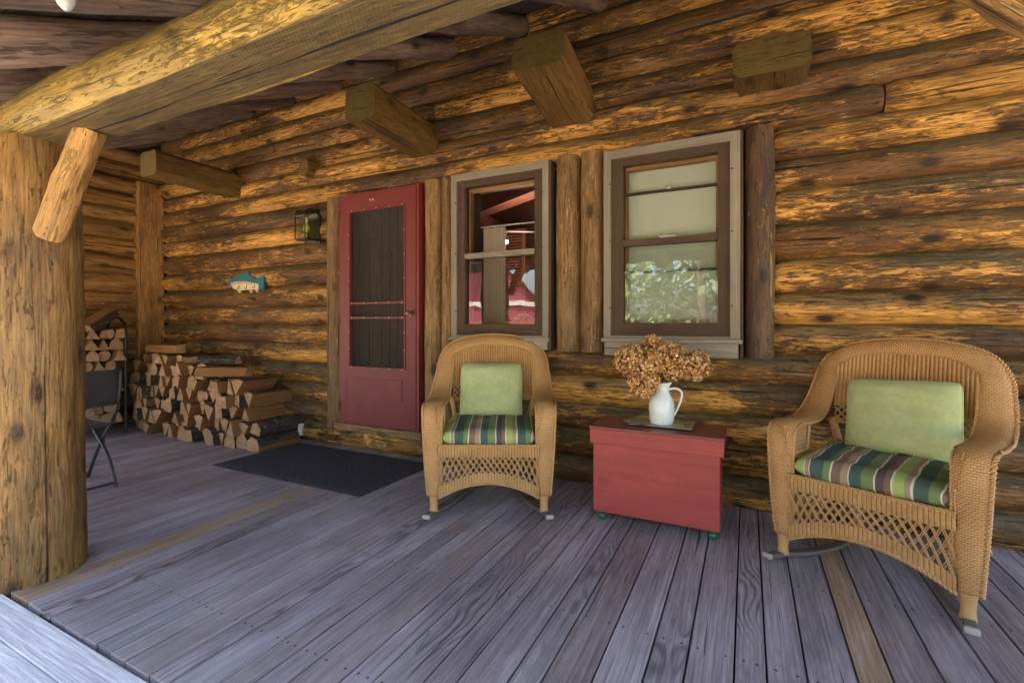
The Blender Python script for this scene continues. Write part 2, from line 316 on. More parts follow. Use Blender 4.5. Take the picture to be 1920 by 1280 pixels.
def netmat():
    s = S('insect_screen'); u, v, _ = s.xyz(s.uv())
    t = s.nd("BsdfTransparent", {0: (1, 1, 1, 1)}); d = s.nd("BsdfDiffuse", {0: (.05, .045, .04, 1)})
    m = s.nd("MixShader", {0: .5, 1: t.outputs[0], 2: d.outputs[0]}); s.t.links.new(m.outputs[0], s.out.inputs[0]); return s.m
M['screen'] = netmat()
def tray_mat():
    s = S('glass_tray'); o = s.obj(); n = s.noise(o, 11., 3., .6, .8); c = s.mix(s.step(n, .6, .63), (.17, .2, .165), (.045, .05, .035))
    c = s.mix(s.step(s.noise(o, 17., 2.), .66, .7), c, (.2, .27, .12))
    return s.fin(c, .12, None, .6)
M['tray'] = tray_mat()

# ------------------------------------------------------------------ mesh helper
class G:
    def __init__(s): s.v = []; s.f = []; s.uv = []; s.k = []; s.mi = []; s.m = 0
    def add(s, vs, fs, uvs, k=(0, 0, 0)):
        o = len(s.v); s.v += [tuple(p) for p in vs]
        s.k += list(k) if isinstance(k, list) else [k]*len(vs)
        for f, u in zip(fs, uvs): s.f.append(tuple(i+o for i in f)); s.uv.append(u); s.mi.append(s.m)
    def box(s, a, b, mat=None, k=None, axis=None, off=(0, 0)):
        """box between corners a and b (before matrix mat); uv runs in metres along its long axis"""
        a = Vector(a); b = Vector(b); sz = b-a
        if axis is None: axis = max(range(3), key=lambda i: sz[i])
        if k is None: k = (random.random(), 0, 0)
        for ax in range(3):
            o1, o2 = [i for i in range(3) if i != ax]
            for sd in (0, 1):
                q = []
                for (p1, p2) in ((0, 0), (1, 0), (1, 1), (0, 1)):
                    c = [0, 0, 0]; c[ax] = (a, b)[sd][ax]; c[o1] = (a, b)[p1][o1]; c[o2] = (a, b)[p2][o2]; q.append(Vector(c))
                flip = (sd == 1) != (ax != 1)
                flip = not flip
                if flip: q = q[::-1]
                if ax == axis: uv = [((p-a)[o1], (p-a)[o2]) for p in q]; kk = (k[0], k[1], k[2])
                else:
                    oth = [i for i in range(3) if i not in (ax, axis)][0]
                    uv = [((p-a)[axis]+off[0], (p-a)[oth]+off[1]) for p in q]; kk = k
                if mat is not None: q = [mat @ p for p in q]
                s.add(q, [(0, 1, 2, 3)], [uv], kk)
    def grid(s, P, U, k=(0, 0, 0), closeu=False):
        """P rows x cols of points, U same of uvs"""
        R = len(P); C = len(P[0]); vs = [p for r in P for p in r]; fs = []; us = []
        for i in range(R-1):
            for j in range(C-1):
                fs.append((i*C+j, i*C+j+1, (i+1)*C+j+1, (i+1)*C+j)); us.append([U[i][j], U[i][j+1], U[i+1][j+1], U[i+1][j]])
        s.add(vs, fs, us, k)
    def sweep(s, path, sec, up=(0, 0, 1), rad=None, k=None, amp=0., freq=(1.6, 3.), caps=True, closed=True, seed=None, v0=0.):
        """sweep 2-D section sec (list of (x,y)) along path; x -> side, y -> up"""
        if k is None: k = (random.random(), 0, 0)
        if seed is None: seed = random.random()*100
        n = len(path); path = [Vector(p) for p in path]; m = len(sec); up = Vector(up); rings = []; L = 0; Ls = []
        vl = [v0]
        for j in range(m): vl.append(vl[-1]+((Vector(sec[(j+1) % m])-Vector(sec[j])).length))
        for i, p in enumerate(path):
            t = (path[min(i+1, n-1)]-path[max(i-1, 0)]).normalized()
            sd = t.cross(up).normalized(); u2 = sd.cross(t).normalized()
            if i: L += (p-path[i-1]).length
            Ls.append(L); r = rad(i/(n-1), L) if rad else 1.
            ring = []
            for (a, b) in sec:
                q = 1.
                if amp:
                    h = sqrt(a*a+b*b)+1e-6
                    q += amp/h*(noise.noise(Vector((L*freq[0]+seed, a/h*1.2, b/h*1.2+seed)))+.5*noise.noise(Vector((L*freq[1]*2+seed, a/h*2.7, b/h*2.7))))
                ring.append(p+sd*a*r*q+u2*b*r*q)
            rings.append(ring)
        vs = [p for r in rings for p in r]; fs = []; us = []; mm = m if closed else m-1
        for i in range(n-1):
            for j in range(mm):
                j2 = (j+1) % m; fs.append((i*m+j, i*m+j2, (i+1)*m+j2, (i+1)*m+j))
                us.append([(Ls[i], vl[j]), (Ls[i], vl[j+1]), (Ls[i+1], vl[j+1]), (Ls[i+1], vl[j])])
        s.add(vs, fs, us, k)
        if caps and closed:
            for ri, rv in ((rings[0], True), (rings[-1], False)):
                c = sum(ri, Vector())/m; idx = list(range(m)); uu = [tuple(x) for x in sec]
                if rv: idx = idx[::-1]; uu = uu[::-1]
                s.add(ri, [tuple(idx)], [uu], (k[0], 1., k[2]))
    def tube(s, path, r, n=8, k=None, caps=True, rad=None, up=None):
        path = [Vector(p) for p in path]
        if up is None:
            d = (path[-1]-path[0]).normalized(); up = (0, 0, 1) if abs(d.z) < .9 else (0, 1, 0)
            if abs(d.z) < .9 and len(path) > 2 and any(abs((path[i+1]-path[i]).normalized().z) > .98 for i in range(len(path)-1)): up = (1, .01, 0) if abs(d.x) < .7 else (0, 1, .01)
        s.sweep(path, [(r*cos(2*pi*j/n), r*sin(2*pi*j/n)) for j in range(n)], up, rad=rad, k=k, caps=caps)
    def lathe(s, prof, c=(0, 0, 0), n=24, k=(0, 0, 0), mat=None):
        P = []; U = []
        for (r, z) in prof:
            P.append([Vector((c[0]+r*cos(2*pi*j/n), c[1]+r*sin(2*pi*j/n), c[2]+z)) for j in range(n+1)])
            U.append([(2*pi*.05*j/n, z) for j in range(n+1)])
        if mat is not None: P = [[mat @ p for p in r] for r in P]
        s.grid(P, U, k)
    def build(s, name, mats, parent=None, smooth=True, angle=40, bevel=0., weld=True):
        me = bpy.data.meshes.new(name); me.from_pydata(s.v, [], s.f)
        ul = me.uv_layers.new(name="UVMap"); flat = [c for f in s.uv for uv in f for c in (uv[0], uv[1])]
        ul.data.foreach_set("uv", flat)
        at = me.attributes.new("k", 'FLOAT_COLOR', 'POINT'); at.data.foreach_set("color", [c for k in s.k for c in (k[0], k[1], k[2], 1.)])
        if not isinstance(mats, (list, tuple)): mats = [mats]
        for m in mats: me.materials.append(M[m])
        if len(mats) > 1: me.polygons.foreach_set("material_index", s.mi)
        if smooth:
            me.polygons.foreach_set("use_smooth", [True]*len(me.polygons)); me.set_sharp_from_angle(angle=radians(angle))
        o = bpy.data.objects.new(name, me); COL.objects.link(o)
        if parent is not None: o.parent = parent
        if bevel:
            if weld:
                wd = o.modifiers.new("weld", 'WELD'); wd.merge_threshold = .0003
            b = o.modifiers.new("bevel", 'BEVEL'); b.width = bevel; b.segments = 2; b.limit_method = 'ANGLE'; b.angle_limit = radians(50)
        return o
def tag(o, label=None, cat=None, group=None, kind=None):
    if label: o['label'] = label
    if cat: o['category'] = cat
    if group: o['group'] = group
    if kind: o['kind'] = kind
    return o
def thing(name, label, cat, loc=(0, 0, 0), rz=0., group=None):
    o = bpy.data.objects.new(name, None); COL.objects.link(o); o.location = loc; o.rotation_euler = (0, 0, rz)
    o.empty_display_size = .1
    return tag(o, label, cat, group)
def circ(rx, ry=None, n=20, ph=0.):
    ry = ry or rx; return [(rx*cos(2*pi*j/n+ph), ry*sin(2*pi*j/n+ph)) for j in range(n)]
def line(a, b, step=.06):
    a = Vector(a); b = Vector(b); n = max(2, int((b-a).length/step)+1); return [a.lerp(b, i/(n-1)) for i in range(n)]
def catmull(P, n):
    out = []; P = [Vector(p) for p in P]; m = len(P)
    for i in range(m-1):
        p0, p1, p2, p3 = P[max(i-1, 0)], P[i], P[i+1], P[min(i+2, m-1)]
        for j in range(n):
            t = j/n; out.append(.5*((2*p1)+(p2-p0)*t+(2*p0-5*p1+4*p2-p3)*t*t+(3*p1-p0-3*p2+p3)*t**3))
    out.append(P[-1]); return out

# ================================================================== ground and porch floor
g = G(); R = 300
g.add([(-R, -R, -.42), (R, -R, -.42), (R, R, -.42), (-R, R, -.42)], [(0, 1, 2, 3)], [[(0, 0), (1, 0), (1, 1), (0, 1)]])
tag(g.build('ground', 'bounce_ground', smooth=False), kind='structure')

XL, XR = -7.2, 3.4
g = G(); x = -2.74; widths = []
rg = random.Random(5)
def dplank(x0, w, rnd):
    a = rg.uniform(-.004, .004); y1 = 3.34
    g.box((x0+.0034, .835+rg.uniform(0, .006), -.035), (x0+w-.0034, y1, rg.uniform(-.0015, .0015)), k=(rnd, 0, w-.0068), axis=1)
dplank(-2.74, .14, .98)
g.box((0, 0, 0), (.0001, .0001, .0001))
x = -2.6
while x < XR:
    w_ = rg.choice((.094, .094, .142, .142, .115))
    if abs(x-.312) < .09 and x > .2: w_ = .1
    r = rg.random()*.94
    if .26 <= x < .36: r = .99
    dplank(x, w_, r); x += w_
x = -2.74
while x > XL:
    w_ = rg.choice((.094, .094, .142, .115)); x -= w_; dplank(x, w_, rg.random()*.94)
deck = g.build('porch_deck', 'deck', smooth=False, bevel=.002); tag(deck, kind='structure')
g = G(); y = .822
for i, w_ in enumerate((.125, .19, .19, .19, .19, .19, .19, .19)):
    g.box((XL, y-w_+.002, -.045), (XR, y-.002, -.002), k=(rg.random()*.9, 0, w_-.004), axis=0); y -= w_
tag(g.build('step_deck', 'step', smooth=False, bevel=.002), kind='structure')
g = G(); g.box((XL, -.7, -.42), (XR, 3.5, -.05)); tag(g.build('deck_frame', 'dark', smooth=False), kind='structure')

# ================================================================== cabin
cabin = thing('log_cabin', 'rustic log cabin with weathered round log walls, red screen door and covered porch', 'cabin', (0, 3.3, 0))
def part(o):   # parent to cabin keeping world placement
    o.parent = cabin; o.matrix_parent_inverse = Matrix.Translation((0, -3.3, 0)); return o
def sub(g_, name, mat, par=None, **kw):
    o = g_.build(name, mat, **kw)
    if par is None: return part(o)
    o.parent = par; return o
ZS = [0, .19, .375, .56, .75, .935, 1.115, 1.295, 1.50, 1.70, 1.905, 2.085, 2.275, 2.44, 2.61, 2.79, 2.95, 3.12, 3.29, 3.46]
g = G()
def wlog(x0, x1, i, y=3.275, dep=.105):
    z0, z1 = ZS[i], ZS[i+1]; h = (z1-z0)/2+.012; zc = (z0+z1)/2
    tap = random.choice((-1, 1))*.06
    path = line((x0, y, zc), (x1, y, zc), .055); sd = random.random()*50
    path = [Vector((p.x, p.y+.008*noise.noise(Vector((p.x*.9, sd, 0))), p.z+.009*noise.noise(Vector((p.x*.7, sd, 5))))) for p in path]
    ed = .07
    def rad(t, L, n=x1-x0):
        e = min(L, n-L); return (1+tap*(t-.5))*(1-.18*max(0, 1-e/ed)**2)
    g.sweep(path, circ(dep, h, 22, pi/2), rad=rad, amp=.008)
for i in range(19):
    if i == 0: segs = [(-6.25, -3.05), (-3.045, 3.3)]
    elif i < 5: segs = [(-6.25, -3.47), (-2.12, 3.3)]
    elif i < 12: segs = [(-6.25, -3.47), (.135, 3.3)]
    elif i == 12: segs = [(-6.25, .665), (.675, 3.3)]
    elif i == 13: segs = [(-6.25, 3.3)]
    elif i == 14: segs = [(-6.25, -2.35), (-2.34, .12), (.13, 3.3)]
    elif i == 15: segs = [(-6.25, -2.3), (-2.29, 3.3)]
    else: segs = [(-6.25, -1.5), (-1.49, 3.3)]
    for a, b in segs: wlog(a, b, i, y=3.27 if i else 3.262)
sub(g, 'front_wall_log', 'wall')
g = G()     # solid core behind the logs, with the window and door openings
for a, b in [((-6.6, 3.3, 0), (-3.3, 3.42, 3.5)), ((-3.3, 3.3, 2.26), (-2.4, 3.42, 3.5)), ((-2.4, 3.3, 0), (-1.99, 3.42, 3.5)), ((-1.99, 3.3, 0), (-1.36, 3.42, 1.1)),
             ((-1.99, 3.3, 2.2), (-1.36, 3.42, 3.5)), ((-1.36, 3.3, 0), (3.3, 3.42, 3.5)), ((-3.3, 3.3, 0), (-2.4, 3.42, .2))]: g.box(a, b)
sub(g, 'wall_core', 'chink', smooth=False)
# side wall on the left
g = G()
for i in range(17):
    z0, z1 = ZS[i]-.02, ZS[i+1]-.02; zc = (z0+z1)/2; h = (z1-z0)/2+.006
    y0 = 1.35 if z1 < 2.3 else max(1.35, 3.2-(3.42-z1)/.51)
    if y0 > 2.9: continue
    sd = random.random()*50
    path = [Vector((-6.36, p.y, p.z+.008*noise.noise(Vector((p.y*.9, sd, 0))))) for p in line((0, y0, zc), (0, 2.93 if z1 < 2.75 else 3.28, zc), .055)]
    g.sweep(path, circ(.12, h, 20), amp=.011)
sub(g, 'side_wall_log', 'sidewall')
g = G(); g.box((-6.5, 1.4, 0), (-6.38, 3.3, 2.3)); _v = [(x_, y_, z_) for x_ in (-6.6, -6.4) for y_, z_ in ((1.2, 2.2), (3.35, 2.2), (3.35, 3.47), (1.2, 2.37))]; g.add(_v, [(0, 1, 2, 3), (7, 6, 5, 4), (0, 4, 5, 1), (1, 5, 6, 2), (2, 6, 7, 3), (3, 7, 4, 0)], [[(0, 0)]*4]*6); sub(g, 'side_wall_core', 'chink', smooth=False)
g = G(); g.sweep(line((-6.33, 3.055, 0), (-6.33, 3.055, 2.75)), [(-.13, -.12), (.13, -.12), (.13, .12), (-.13, .12)], up=(0, 1, 0), amp=.002)
g.sweep(line((-6.235, 3.18, 0), (-6.235, 3.18, 2.6)), [(-.035, -.02), (.035, -.02), (.035, .02), (-.035, .02)], up=(0, 1, 0), amp=.002)
sub(g, 'corner_post', 'sidewall', bevel=.008)
# upright logs beside door and windows
def upright(name, x0, x1, z0, z1, mat, y=3.2, par=None):
    g_ = G(); r = (x1-x0)/2; sd = random.random()*40; xc = (x0+x1)/2
    path = [Vector((xc+.006*noise.noise(Vector((p.z*1.3, sd, 0))), y, p.z)) for p in line((0, 0, z0), (0, 0, z1), .05)]
    g_.sweep(path, circ(r*.99, .085, 20, pi/2), up=(0, 1, 0), amp=.006); return sub(g_, name, mat)
for a in [(-3.484, -3.3, .175, 2.27, 'upright'), (-2.372, -2.215, .02, 2.285, 'upright'), (-2.205, -2.09, .02, 2.285, 'upright'),
          (-1.225, -1.05, .925, 2.30, 'upright'), (-1.043, -.88, .925, 2.30, 'upright'), (-.015, .15, .915, 2.28, 'darkpost')]:
    upright('upright_log', *a)
# tie beam ends (hewn square timbers)
def beam_end(x0, x1, y0, z0, z1, k=0., tag_=None):
    g_ = G(); hw = (x1-x0)/2; hh = (z1-z0)/2; c = .035; n = 5
    sec = [(-hw+c, -hh), (hw-c, -hh), (hw, -hh+c), (hw, hh-c*.6), (hw-c*.6, hh), (-hw+c, hh), (-hw, hh-c), (-hw, -hh+c)]
    sec2 = []
    for i in range(len(sec)):
        a = Vector(sec[i]); b = Vector(sec[(i+1) % len(sec)]); m = max(1, int((b-a).length/.05))
        for j in range(m): q = a.lerp(b, j/m); sec2.append((q.x, q.y))
    path = line(((x0+x1)/2, 3.32, (z0+z1)/2-.12*k), ((x0+x1)/2, y0, (z0+z1)/2+k*(3.2-y0)), .04)
    g_.sweep(path, sec2, amp=.007, freq=(3, 5))
    o_ = sub(g_, 'tie_beam_end', 'hewn', angle=30)
    if hw > .12:
        g_ = G(); P = []; U = []
        for i in range(24):
            y_ = 3.1-(3.1-y0+.002)*i/23; x_ = (x0+x1)/2+.02+.012*noise.noise(Vector((y_*4, x0, 0))); w_ = .0015+.003*i/23
            zz = z0+k*(3.2-y_)-.12*k*(y_-3.2 > 0)-.004
            P.append([Vector((x_-w_, y_, zz)), Vector((x_+w_, y_, zz))]); U.append([(0, 0), (0, 1)])
        g_.grid(P, U); c_ = g_.build('drying_crack', 'dark', smooth=False); c_.parent = o_
    return o_
beam_end(-.074, .31, 2.99, 2.49, 2.70, .1)
beam_end(-1.275, -.945, 2.58, 2.505, 2.73, .2)
beam_end(-2.53, -2.262, 2.46, 2.5, 2.75, .03)
beam_end(-5.0, -4.745, 2.38, 2.465, 2.69, .0)
beam_end(-3.76, -3.64, 3.08, 2.50, 2.66, 0.)

# porch posts, beam, braces
def post(x, y, name):
    g_ = G(); sd = x
    path = [Vector((x+.012*noise.noise(Vector((p.z*.8, sd, 0))), y, p.z)) for p in line((0, 0, -.04), (0, 0, 1.925), .035)]
    g_.sweep(path, circ(.185, .185, 40, pi/2), up=(0, 1, 0), rad=lambda t, L: 1.03-.10*t+.03*max(0, .08-L)/.08, amp=.013, freq=(1.5, 4.))
    return sub(g_, name, 'post')
post(-2.91, .955, 'porch_post'); post(.93, .955, 'porch_post')
R_ = .133; fb = .0965
a0 = math.asin(fb/R_); sec = []
n = 34
for i in range(n+1):
    t = -pi/2+a0+(2*pi-2*a0)*i/n; sec.append((R_*cos(t), R_*sin(t)))
# section: bulging round top, flat sawn underside
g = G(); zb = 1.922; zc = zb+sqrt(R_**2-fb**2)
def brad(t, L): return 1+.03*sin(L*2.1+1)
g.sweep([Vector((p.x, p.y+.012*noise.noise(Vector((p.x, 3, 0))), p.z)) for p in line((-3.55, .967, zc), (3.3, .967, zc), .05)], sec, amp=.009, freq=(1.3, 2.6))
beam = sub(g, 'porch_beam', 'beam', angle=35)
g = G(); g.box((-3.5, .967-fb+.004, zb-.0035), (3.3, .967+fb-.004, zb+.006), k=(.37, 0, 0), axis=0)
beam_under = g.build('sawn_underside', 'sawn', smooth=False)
# long drying crack along the underside
cr = G(); pts = [Vector((x_, .985+.02*noise.noise(Vector((x_*1.7, 9, 0))), zb-.0045)) for x_ in [-2.45+i*.06 for i in range(70)]]
P = []; U = []
for i, p in enumerate(pts):
    hw = .0035*abs(sin(i*.31)+.4)+.0012; P.append([p-Vector((0, hw, 0)), p+Vector((0, hw, 0))]); U.append([(0, 0), (0, 1)])
cr.grid(P, U); crk = cr.build('drying_crack', 'dark', smooth=False)
for o in (beam_under, crk): o.parent = beam
def brace(p0, p1, r, seed):
    g_ = G(); random.seed(seed)
    path = line(p0, p1, .02); n_ = len(path)
    path = [p+Vector((0, .0, 0))+Vector((.01*sin(i/n_*pi), 0, .012*sin(i/n_*pi))) for i, p in enumerate(path)]
    g_.sweep(path, circ(r, r, 28), up=(0, 1, 0), rad=lambda t, L: (1-.25*max(0, 1-L/.03)**2)*(1+.08*(.5-abs(t-.5))), amp=.010, freq=(3.5, 8.))
    return sub(g_, 'knee_brace', 'brace', angle=50)
brace((-2.70, .945, 1.49), (-2.46, .985, 1.935), .056, 3)
brace((.70, .95, 1.30), (.06, .95, 1.94), .075, 4)
random.seed(21)
# rafters
S_ = .51; rdir = Vector((0, -1, -S_)).normalized()
def rafter(xr, r):
    g_ = G(); x = xr-r; yt, yb = 3.22, .32
    zt = 3.262+r*1.12
    path = line((x, yt, zt), (x+random.uniform(-.03, .03), yb, zt-S_*(yt-yb)), .05); sd = random.random()*30
    path = [Vector((p.x+.02*noise.noise(Vector((p.y*.7, sd, 0))), p.y, p.z+.012*noise.noise(Vector((p.y*.9, sd, 4))))) for p in path]
    g_.sweep(path, circ(r, r*.95, 18), amp=.011, freq=(1.4, 3.)); return sub(g_, 'rafter', 'rafter')
for xr in (-.23, -.84, -1.44, -2.06, -2.69, -3.3, -3.92, -4.53, -5.14, -5.75, -6.3, .4, 1.0, 1.62, 2.24, 2.86): rafter(xr, .078)
# roof boards (underside seen between the rafters), roof skin
g = G(); al = math.atan(S_); Lr = (3.5-.22)/cos(al); y0 = .22
def roofp(x, t, h=0.): return Vector((x, .22+t*cos(al)-h*sin(al), 1.785+S_*.22+t*sin(al)+h*cos(al)))
t = 0; rm = Matrix.Translation(roofp(0, 0)) @ Matrix.Rotation(al, 4, 'X')
while t < Lr:
    g.box((-7.0, t+.002, 0), (3.3, t+.148, .02), mat=rm, k=(random.random()*.9, 0, .146), axis=0); t += .152
sub(g, 'roof_board', 'roofboard', smooth=False)
g = G(); g.box((-7.2, -.05, .024), (3.4, 5.6, .07), mat=rm)
rm2 = Matrix.Translation(roofp(0, 5.6)) @ Matrix.Rotation(-al, 4, 'X'); g.box((-7.2, 0, .024), (3.4, 5.6, .07), mat=rm2)
sub(g, 'roof', 'roofboard', smooth=False)
# rest of the house body
g = G()
for a, b in [((-6.6, 8.3, -.4), (3.3, 8.42, 2.8)), ((-6.6, 3.42, -.4), (-6.48, 8.3, 2.8)), ((3.18, 3.42, -.4), (3.3, 8.3, 2.8)), ((-6.48, 3.42, -.1), (3.18, 8.3, -.01))]: g.box(a, b)
sub(g, 'rear_wall', 'sidewall', smooth=False)

# ---- screen door
def framebox(g_, x0, x1, z0, z1, w_, y0, y1, wb=None, wt=None, wr=None):
    wb = w_ if wb is None else wb; wt = w_ if wt is None else wt; wr = w_ if wr is None else wr
    g_.box((x0, y0, z0), (x0+w_, y1, z1)); g_.box((x1-wr, y0, z0), (x1, y1, z1))
    g_.box((x0+w_, y0, z0), (x1-wr, y1, z0+wb)); g_.box((x0+w_, y0, z1-wt), (x1-wr, y1, z1))
g = G(); framebox(g, -3.268, -2.425, .245, 2.247, .12, 3.115, 3.15, wb=.50, wt=.14, wr=.115)
framebox(g, -3.16, -2.53, .735, 2.112, .013, 3.107, 3.122)
g.box((-3.135, 3.106, 1.29), (-2.54, 3.125, 1.308)); g.box((-3.135, 3.106, 1.163), (-2.54, 3.125, 1.181))
framebox(g, -3.187, -2.565, .468, .648, .007, 3.11, 3.118); g.box((-3.18, 3.112, .475), (-2.572, 3.118, .641))
door = sub(g, 'screen_door', 'red', smooth=False, bevel=.003)
g = G(); framebox(g, -3.298, -2.385, .235, 2.268, .028, 3.135, 3.2, wb=.012, wt=.02); g.box((-2.412, 3.108, .235), (-2.388, 3.14, 2.262))
sub(g, 'door_frame', 'red', door, smooth=False, bevel=.002)
g = G(); g.add([(-3.15, 3.132, .74), (-2.53, 3.132, .74), (-2.53, 3.132, 2.11), (-3.15, 3.132, 2.11)], [(0, 1, 2, 3)], [[(0, 0), (.62, 0), (.62, 1.37), (0, 1.37)]])
sub(g, 'insect_screen', 'screen', door, smooth=False)
g = G(); mk = Matrix.Translation((-2.475, 3.115, 1.21)) @ Matrix.Rotation(pi/2, 4, 'X')
g.lathe([(0, .055), (.018, .05), (.024, .038), (.018, .026), (.009, .02), (.009, .008), (.026, .006), (.026, 0)], mat=mk); sub(g, 'door_knob', 'brass', door)
for z_ in (.35, 1.1, 2.05):
    g = G(); g.tube([(-3.273, 3.107, z_), (-3.273, 3.107, z_+.08)], .006); sub(g, 'hinge', 'red', door)
def screw(x, y, z, r=.004):
    g_ = G(); g_.lathe([(0, .003), (r*.9, .002), (r, 0)], mat=Matrix.Translation((x, y, z)) @ Matrix.Rotation(pi/2, 4, 'X'), n=6); sub(g_, 'screw', 'white', door)
for zz in [.74, 1.172, 1.299, 2.11]:
    for i in range(5): screw(-3.12+i*.14, 3.106, zz)
for zz in [.9, 1.05, 1.5, 1.7, 1.9]:
    for xx in (-3.154, -2.536): screw(xx, 3.106, zz)
for dx in (0, .03):
    g = G(); g.tube([(-2.92+dx, 3.112, 2.195), (-2.905+dx, 3.112, 2.183)], .004); sub(g, 'paint_chip', 'white', door)
g = G(); x = -3.27
while x < -2.42:
    w_ = random.choice((.09, .12, .14)); g.box((x+.001, 3.21, .24), (min(x+w_-.002, -2.41), 3.245, 2.25), k=(random.random()*.9, 0, w_)); x += w_
g.box((-2.9, 3.2, 1.7), (-2.75, 3.212, 1.73)); g.box((-2.8, 3.2, 1.45), (-2.77, 3.212, 1.75))
sub(g, 'inner_plank_door', 'doorplank', smooth=False, bevel=.004)
g = G(); g.sweep(line((-3.33, 3.15, .205), (-2.37, 3.15, .205), .05), [(-.045, -.032), (.045, -.032), (.045, .03), (-.045, .03)], amp=.003, freq=(5, 9)); sub(g, 'door_sill', 'upright', bevel=.004)

# ---- windows
def window(x0, x1, gx0, gx1, z0, z1, tl, tr, bot, name, sashm, rail, blind=False):
    root = G(); fy = 3.12
    framebox(root, x0, x1, z0, z1, tl, fy, 3.2, wb=.02, wt=.055, wr=tr)
    o = sub(root, name, 'trim', smooth=False, bevel=.0025)
    a = G(); a.box((x0-.01, fy-.022, z0-.022), (x1+.012, 3.2, z0+.004)); a.box((x0+.005, fy+.004, bot), (x1-.01, 3.2, z0-.023))
    sub(a, 'window_sill', 'trim', o, smooth=False, bevel=.002)
    a = G(); a.box((x1+.001, fy+.01, bot+.01), (x1+.016, 3.2, z1)); sub(a, 'side_strip', 'brownframe', o, smooth=False)
    ix0, ix1, iz0, iz1 = x0+tl, x1-tr, z0+.02, z1-.055
    a = G(); framebox(a, ix0, ix1, iz0, iz1, gx0-ix0-.002, fy+.012, 3.2, wb=.085, wt=.05, wr=ix1-gx1-.002)
    fr = sub(a, 'storm_frame', 'brownframe', o, smooth=False, bevel=.002)
    a = G(); a.box((gx0, fy+.008, rail-.02), (gx1, 3.2, rail+.02)); sub(a, 'meeting_rail', 'brownframe' if blind else 'trim', o, smooth=False, bevel=.002)
    a = G(); gz0, gz1 = iz0+.085, iz1-.05
    framebox(a, gx0, gx1, gz0+.001, gz1, .012, 3.2, 3.25, wb=.02, wt=.022); sub(a, 'sash', sashm, o, smooth=False)
    for (c0, c1) in ((gz0, rail-.02), (rail+.02, gz1)):
        a = G(); a.add([(gx0, 3.165, c0), (gx1, 3.165, c0), (gx1, 3.165, c1), (gx0, 3.165, c1)], [(0, 1, 2, 3)], [[(0, 0), (1, 0), (1, 1), (0, 1)]])
        sub(a, 'glass_pane', 'glasslow' if c0 == gz0 else 'glass', o, smooth=False)
    for zz in (gz0+.1, rail+.02, gz1-.12):
        for xx in (x0+.045, x1-.045):
            a = G(); a.lathe([(0, .012), (.006, .01), (.006, 0)], mat=Matrix.Translation((xx, fy, zz)) @ Matrix.Rotation(pi/2, 4, 'X'), n=8); sub(a, 'turn_button', 'bronze', o)
    if blind:
        for zz in (rail-.02-.17, gz1-.185):
            a = G(); a.box((gx0, 3.17, zz-.008), (gx1, 3.195, zz+.006)); sub(a, 'muntin', 'brownframe', o, smooth=False)
        a = G(); P = []; U = []
        for i in range(30):
            z_ = gz0+.0+(gz1-gz0)*i/29; row = []
            for j in range(40):
                x_ = gx0+.01+(gx1-gx0-.02)*j/39; s_ = j/39*2-1
                row.append(Vector((x_, 3.27+.012*sin(abs(s_)*7-i*.12)*max(0, abs(s_)-.35), z_)))
            P.append(row); U.append([(j*.015, i*.04) for j in range(40)])
        a.grid(P, U); sub(a, 'roller_blind', 'blind', o)
        a = G(); a.lathe([(0, .02), (.012, .012), (.012, 0)], mat=Matrix.Translation((-.45, 3.168, gz1-.17)) @ Matrix.Rotation(pi/2, 4, 'X')); a.box((-.5, 3.1, rail+.016), (-.4, 3.13, rail+.026)); sub(a, 'sash_latch', 'whitewood', o)
    return o
window(-2.084, -1.262, -1.966, -1.375, 1.013, 2.284, .05, .045, .935, 'window', 'lightsash', 1.645)
w2 = window(-.862, -.035, -.734, -.161, 1.022, 2.272, .048, .055, .912, 'window', 'lightsash', 1.652, blind=True)
# room seen through the first window
room = G(); rng = random.Random(3)
for i in range(14): room.box((-6+i*.28, 6.2, 0), (-6+i*.28+.275, 6.25, 3.6), k=(rng.random()*.9, 0, .27), axis=2)
for i in range(20): room.box((-6.2, 3.43+i*.15, 2.62+i*.02), (-.5, 3.575+i*.15, 2.65+i*.02), k=(rng.random()*.9, 0, .14), axis=0)
room.box((-.62, 3.43, 0), (-.55, 6.2, 3.2))
sub(room, 'interior_wall', 'interior', smooth=False)
g = G(); g.box((-4.9, 3.5, 2.42), (-.6, 3.68, 2.6), mat=Matrix.Translation((-2, 4.2, 0)) @ Matrix.Rotation(radians(-30), 4, 'Z') @ Matrix.Translation((2, -3.4, 0)))
g.box((-3.3, 3.42, 2.36), (-3.1, 6.2, 2.56)); sub(g, 'ceiling_beam', 'interiorbeam', smooth=False)
g = G()
def spot(p, d):
    g.tube([p, (p[0], p[1], p[2]-.07)], .008, 6); q = Vector((p[0], p[1], p[2]-.09)); dd = Vector(d).normalized()
    g.tube([q-dd*.05, q+dd*.06], .032, 12)
tr0, tr1 = Vector((-2.75, 4.3, 2.12)), Vector((-1.75, 4.9, 2.12)); g.tube([tr0, tr1], .014, 6)
sp = [tr0.lerp(tr1, t) for t in (.06, .42, .72, .95)]
for p in sp: spot(p, (.3, -.7, -.5))
g.tube([tr0, tr0+Vector((0, 0, .5))], .01, 6)
sub(g, 'track_light', 'blackmetal', None)
g = G()
for p in sp:
    q = Vector((p.x, p.y, p.z-.09))+Vector((.3, -.7, -.5)).normalized()*.062; g.lathe([(0, .008), (.018, .006), (.024, 0)], mat=Matrix.Translation(q) @ Vector((.3, -.7, -.5)).to_track_quat('Z', 'Y').to_matrix().to_4x4(), n=10)
sub(g, 'lit_bulb', 'bulb', None)
pl = bpy.data.lights.new('track_lamp_light', 'POINT'); pl.energy = 5; pl.color = (1, .7, .5); pl.shadow_soft_size = .15
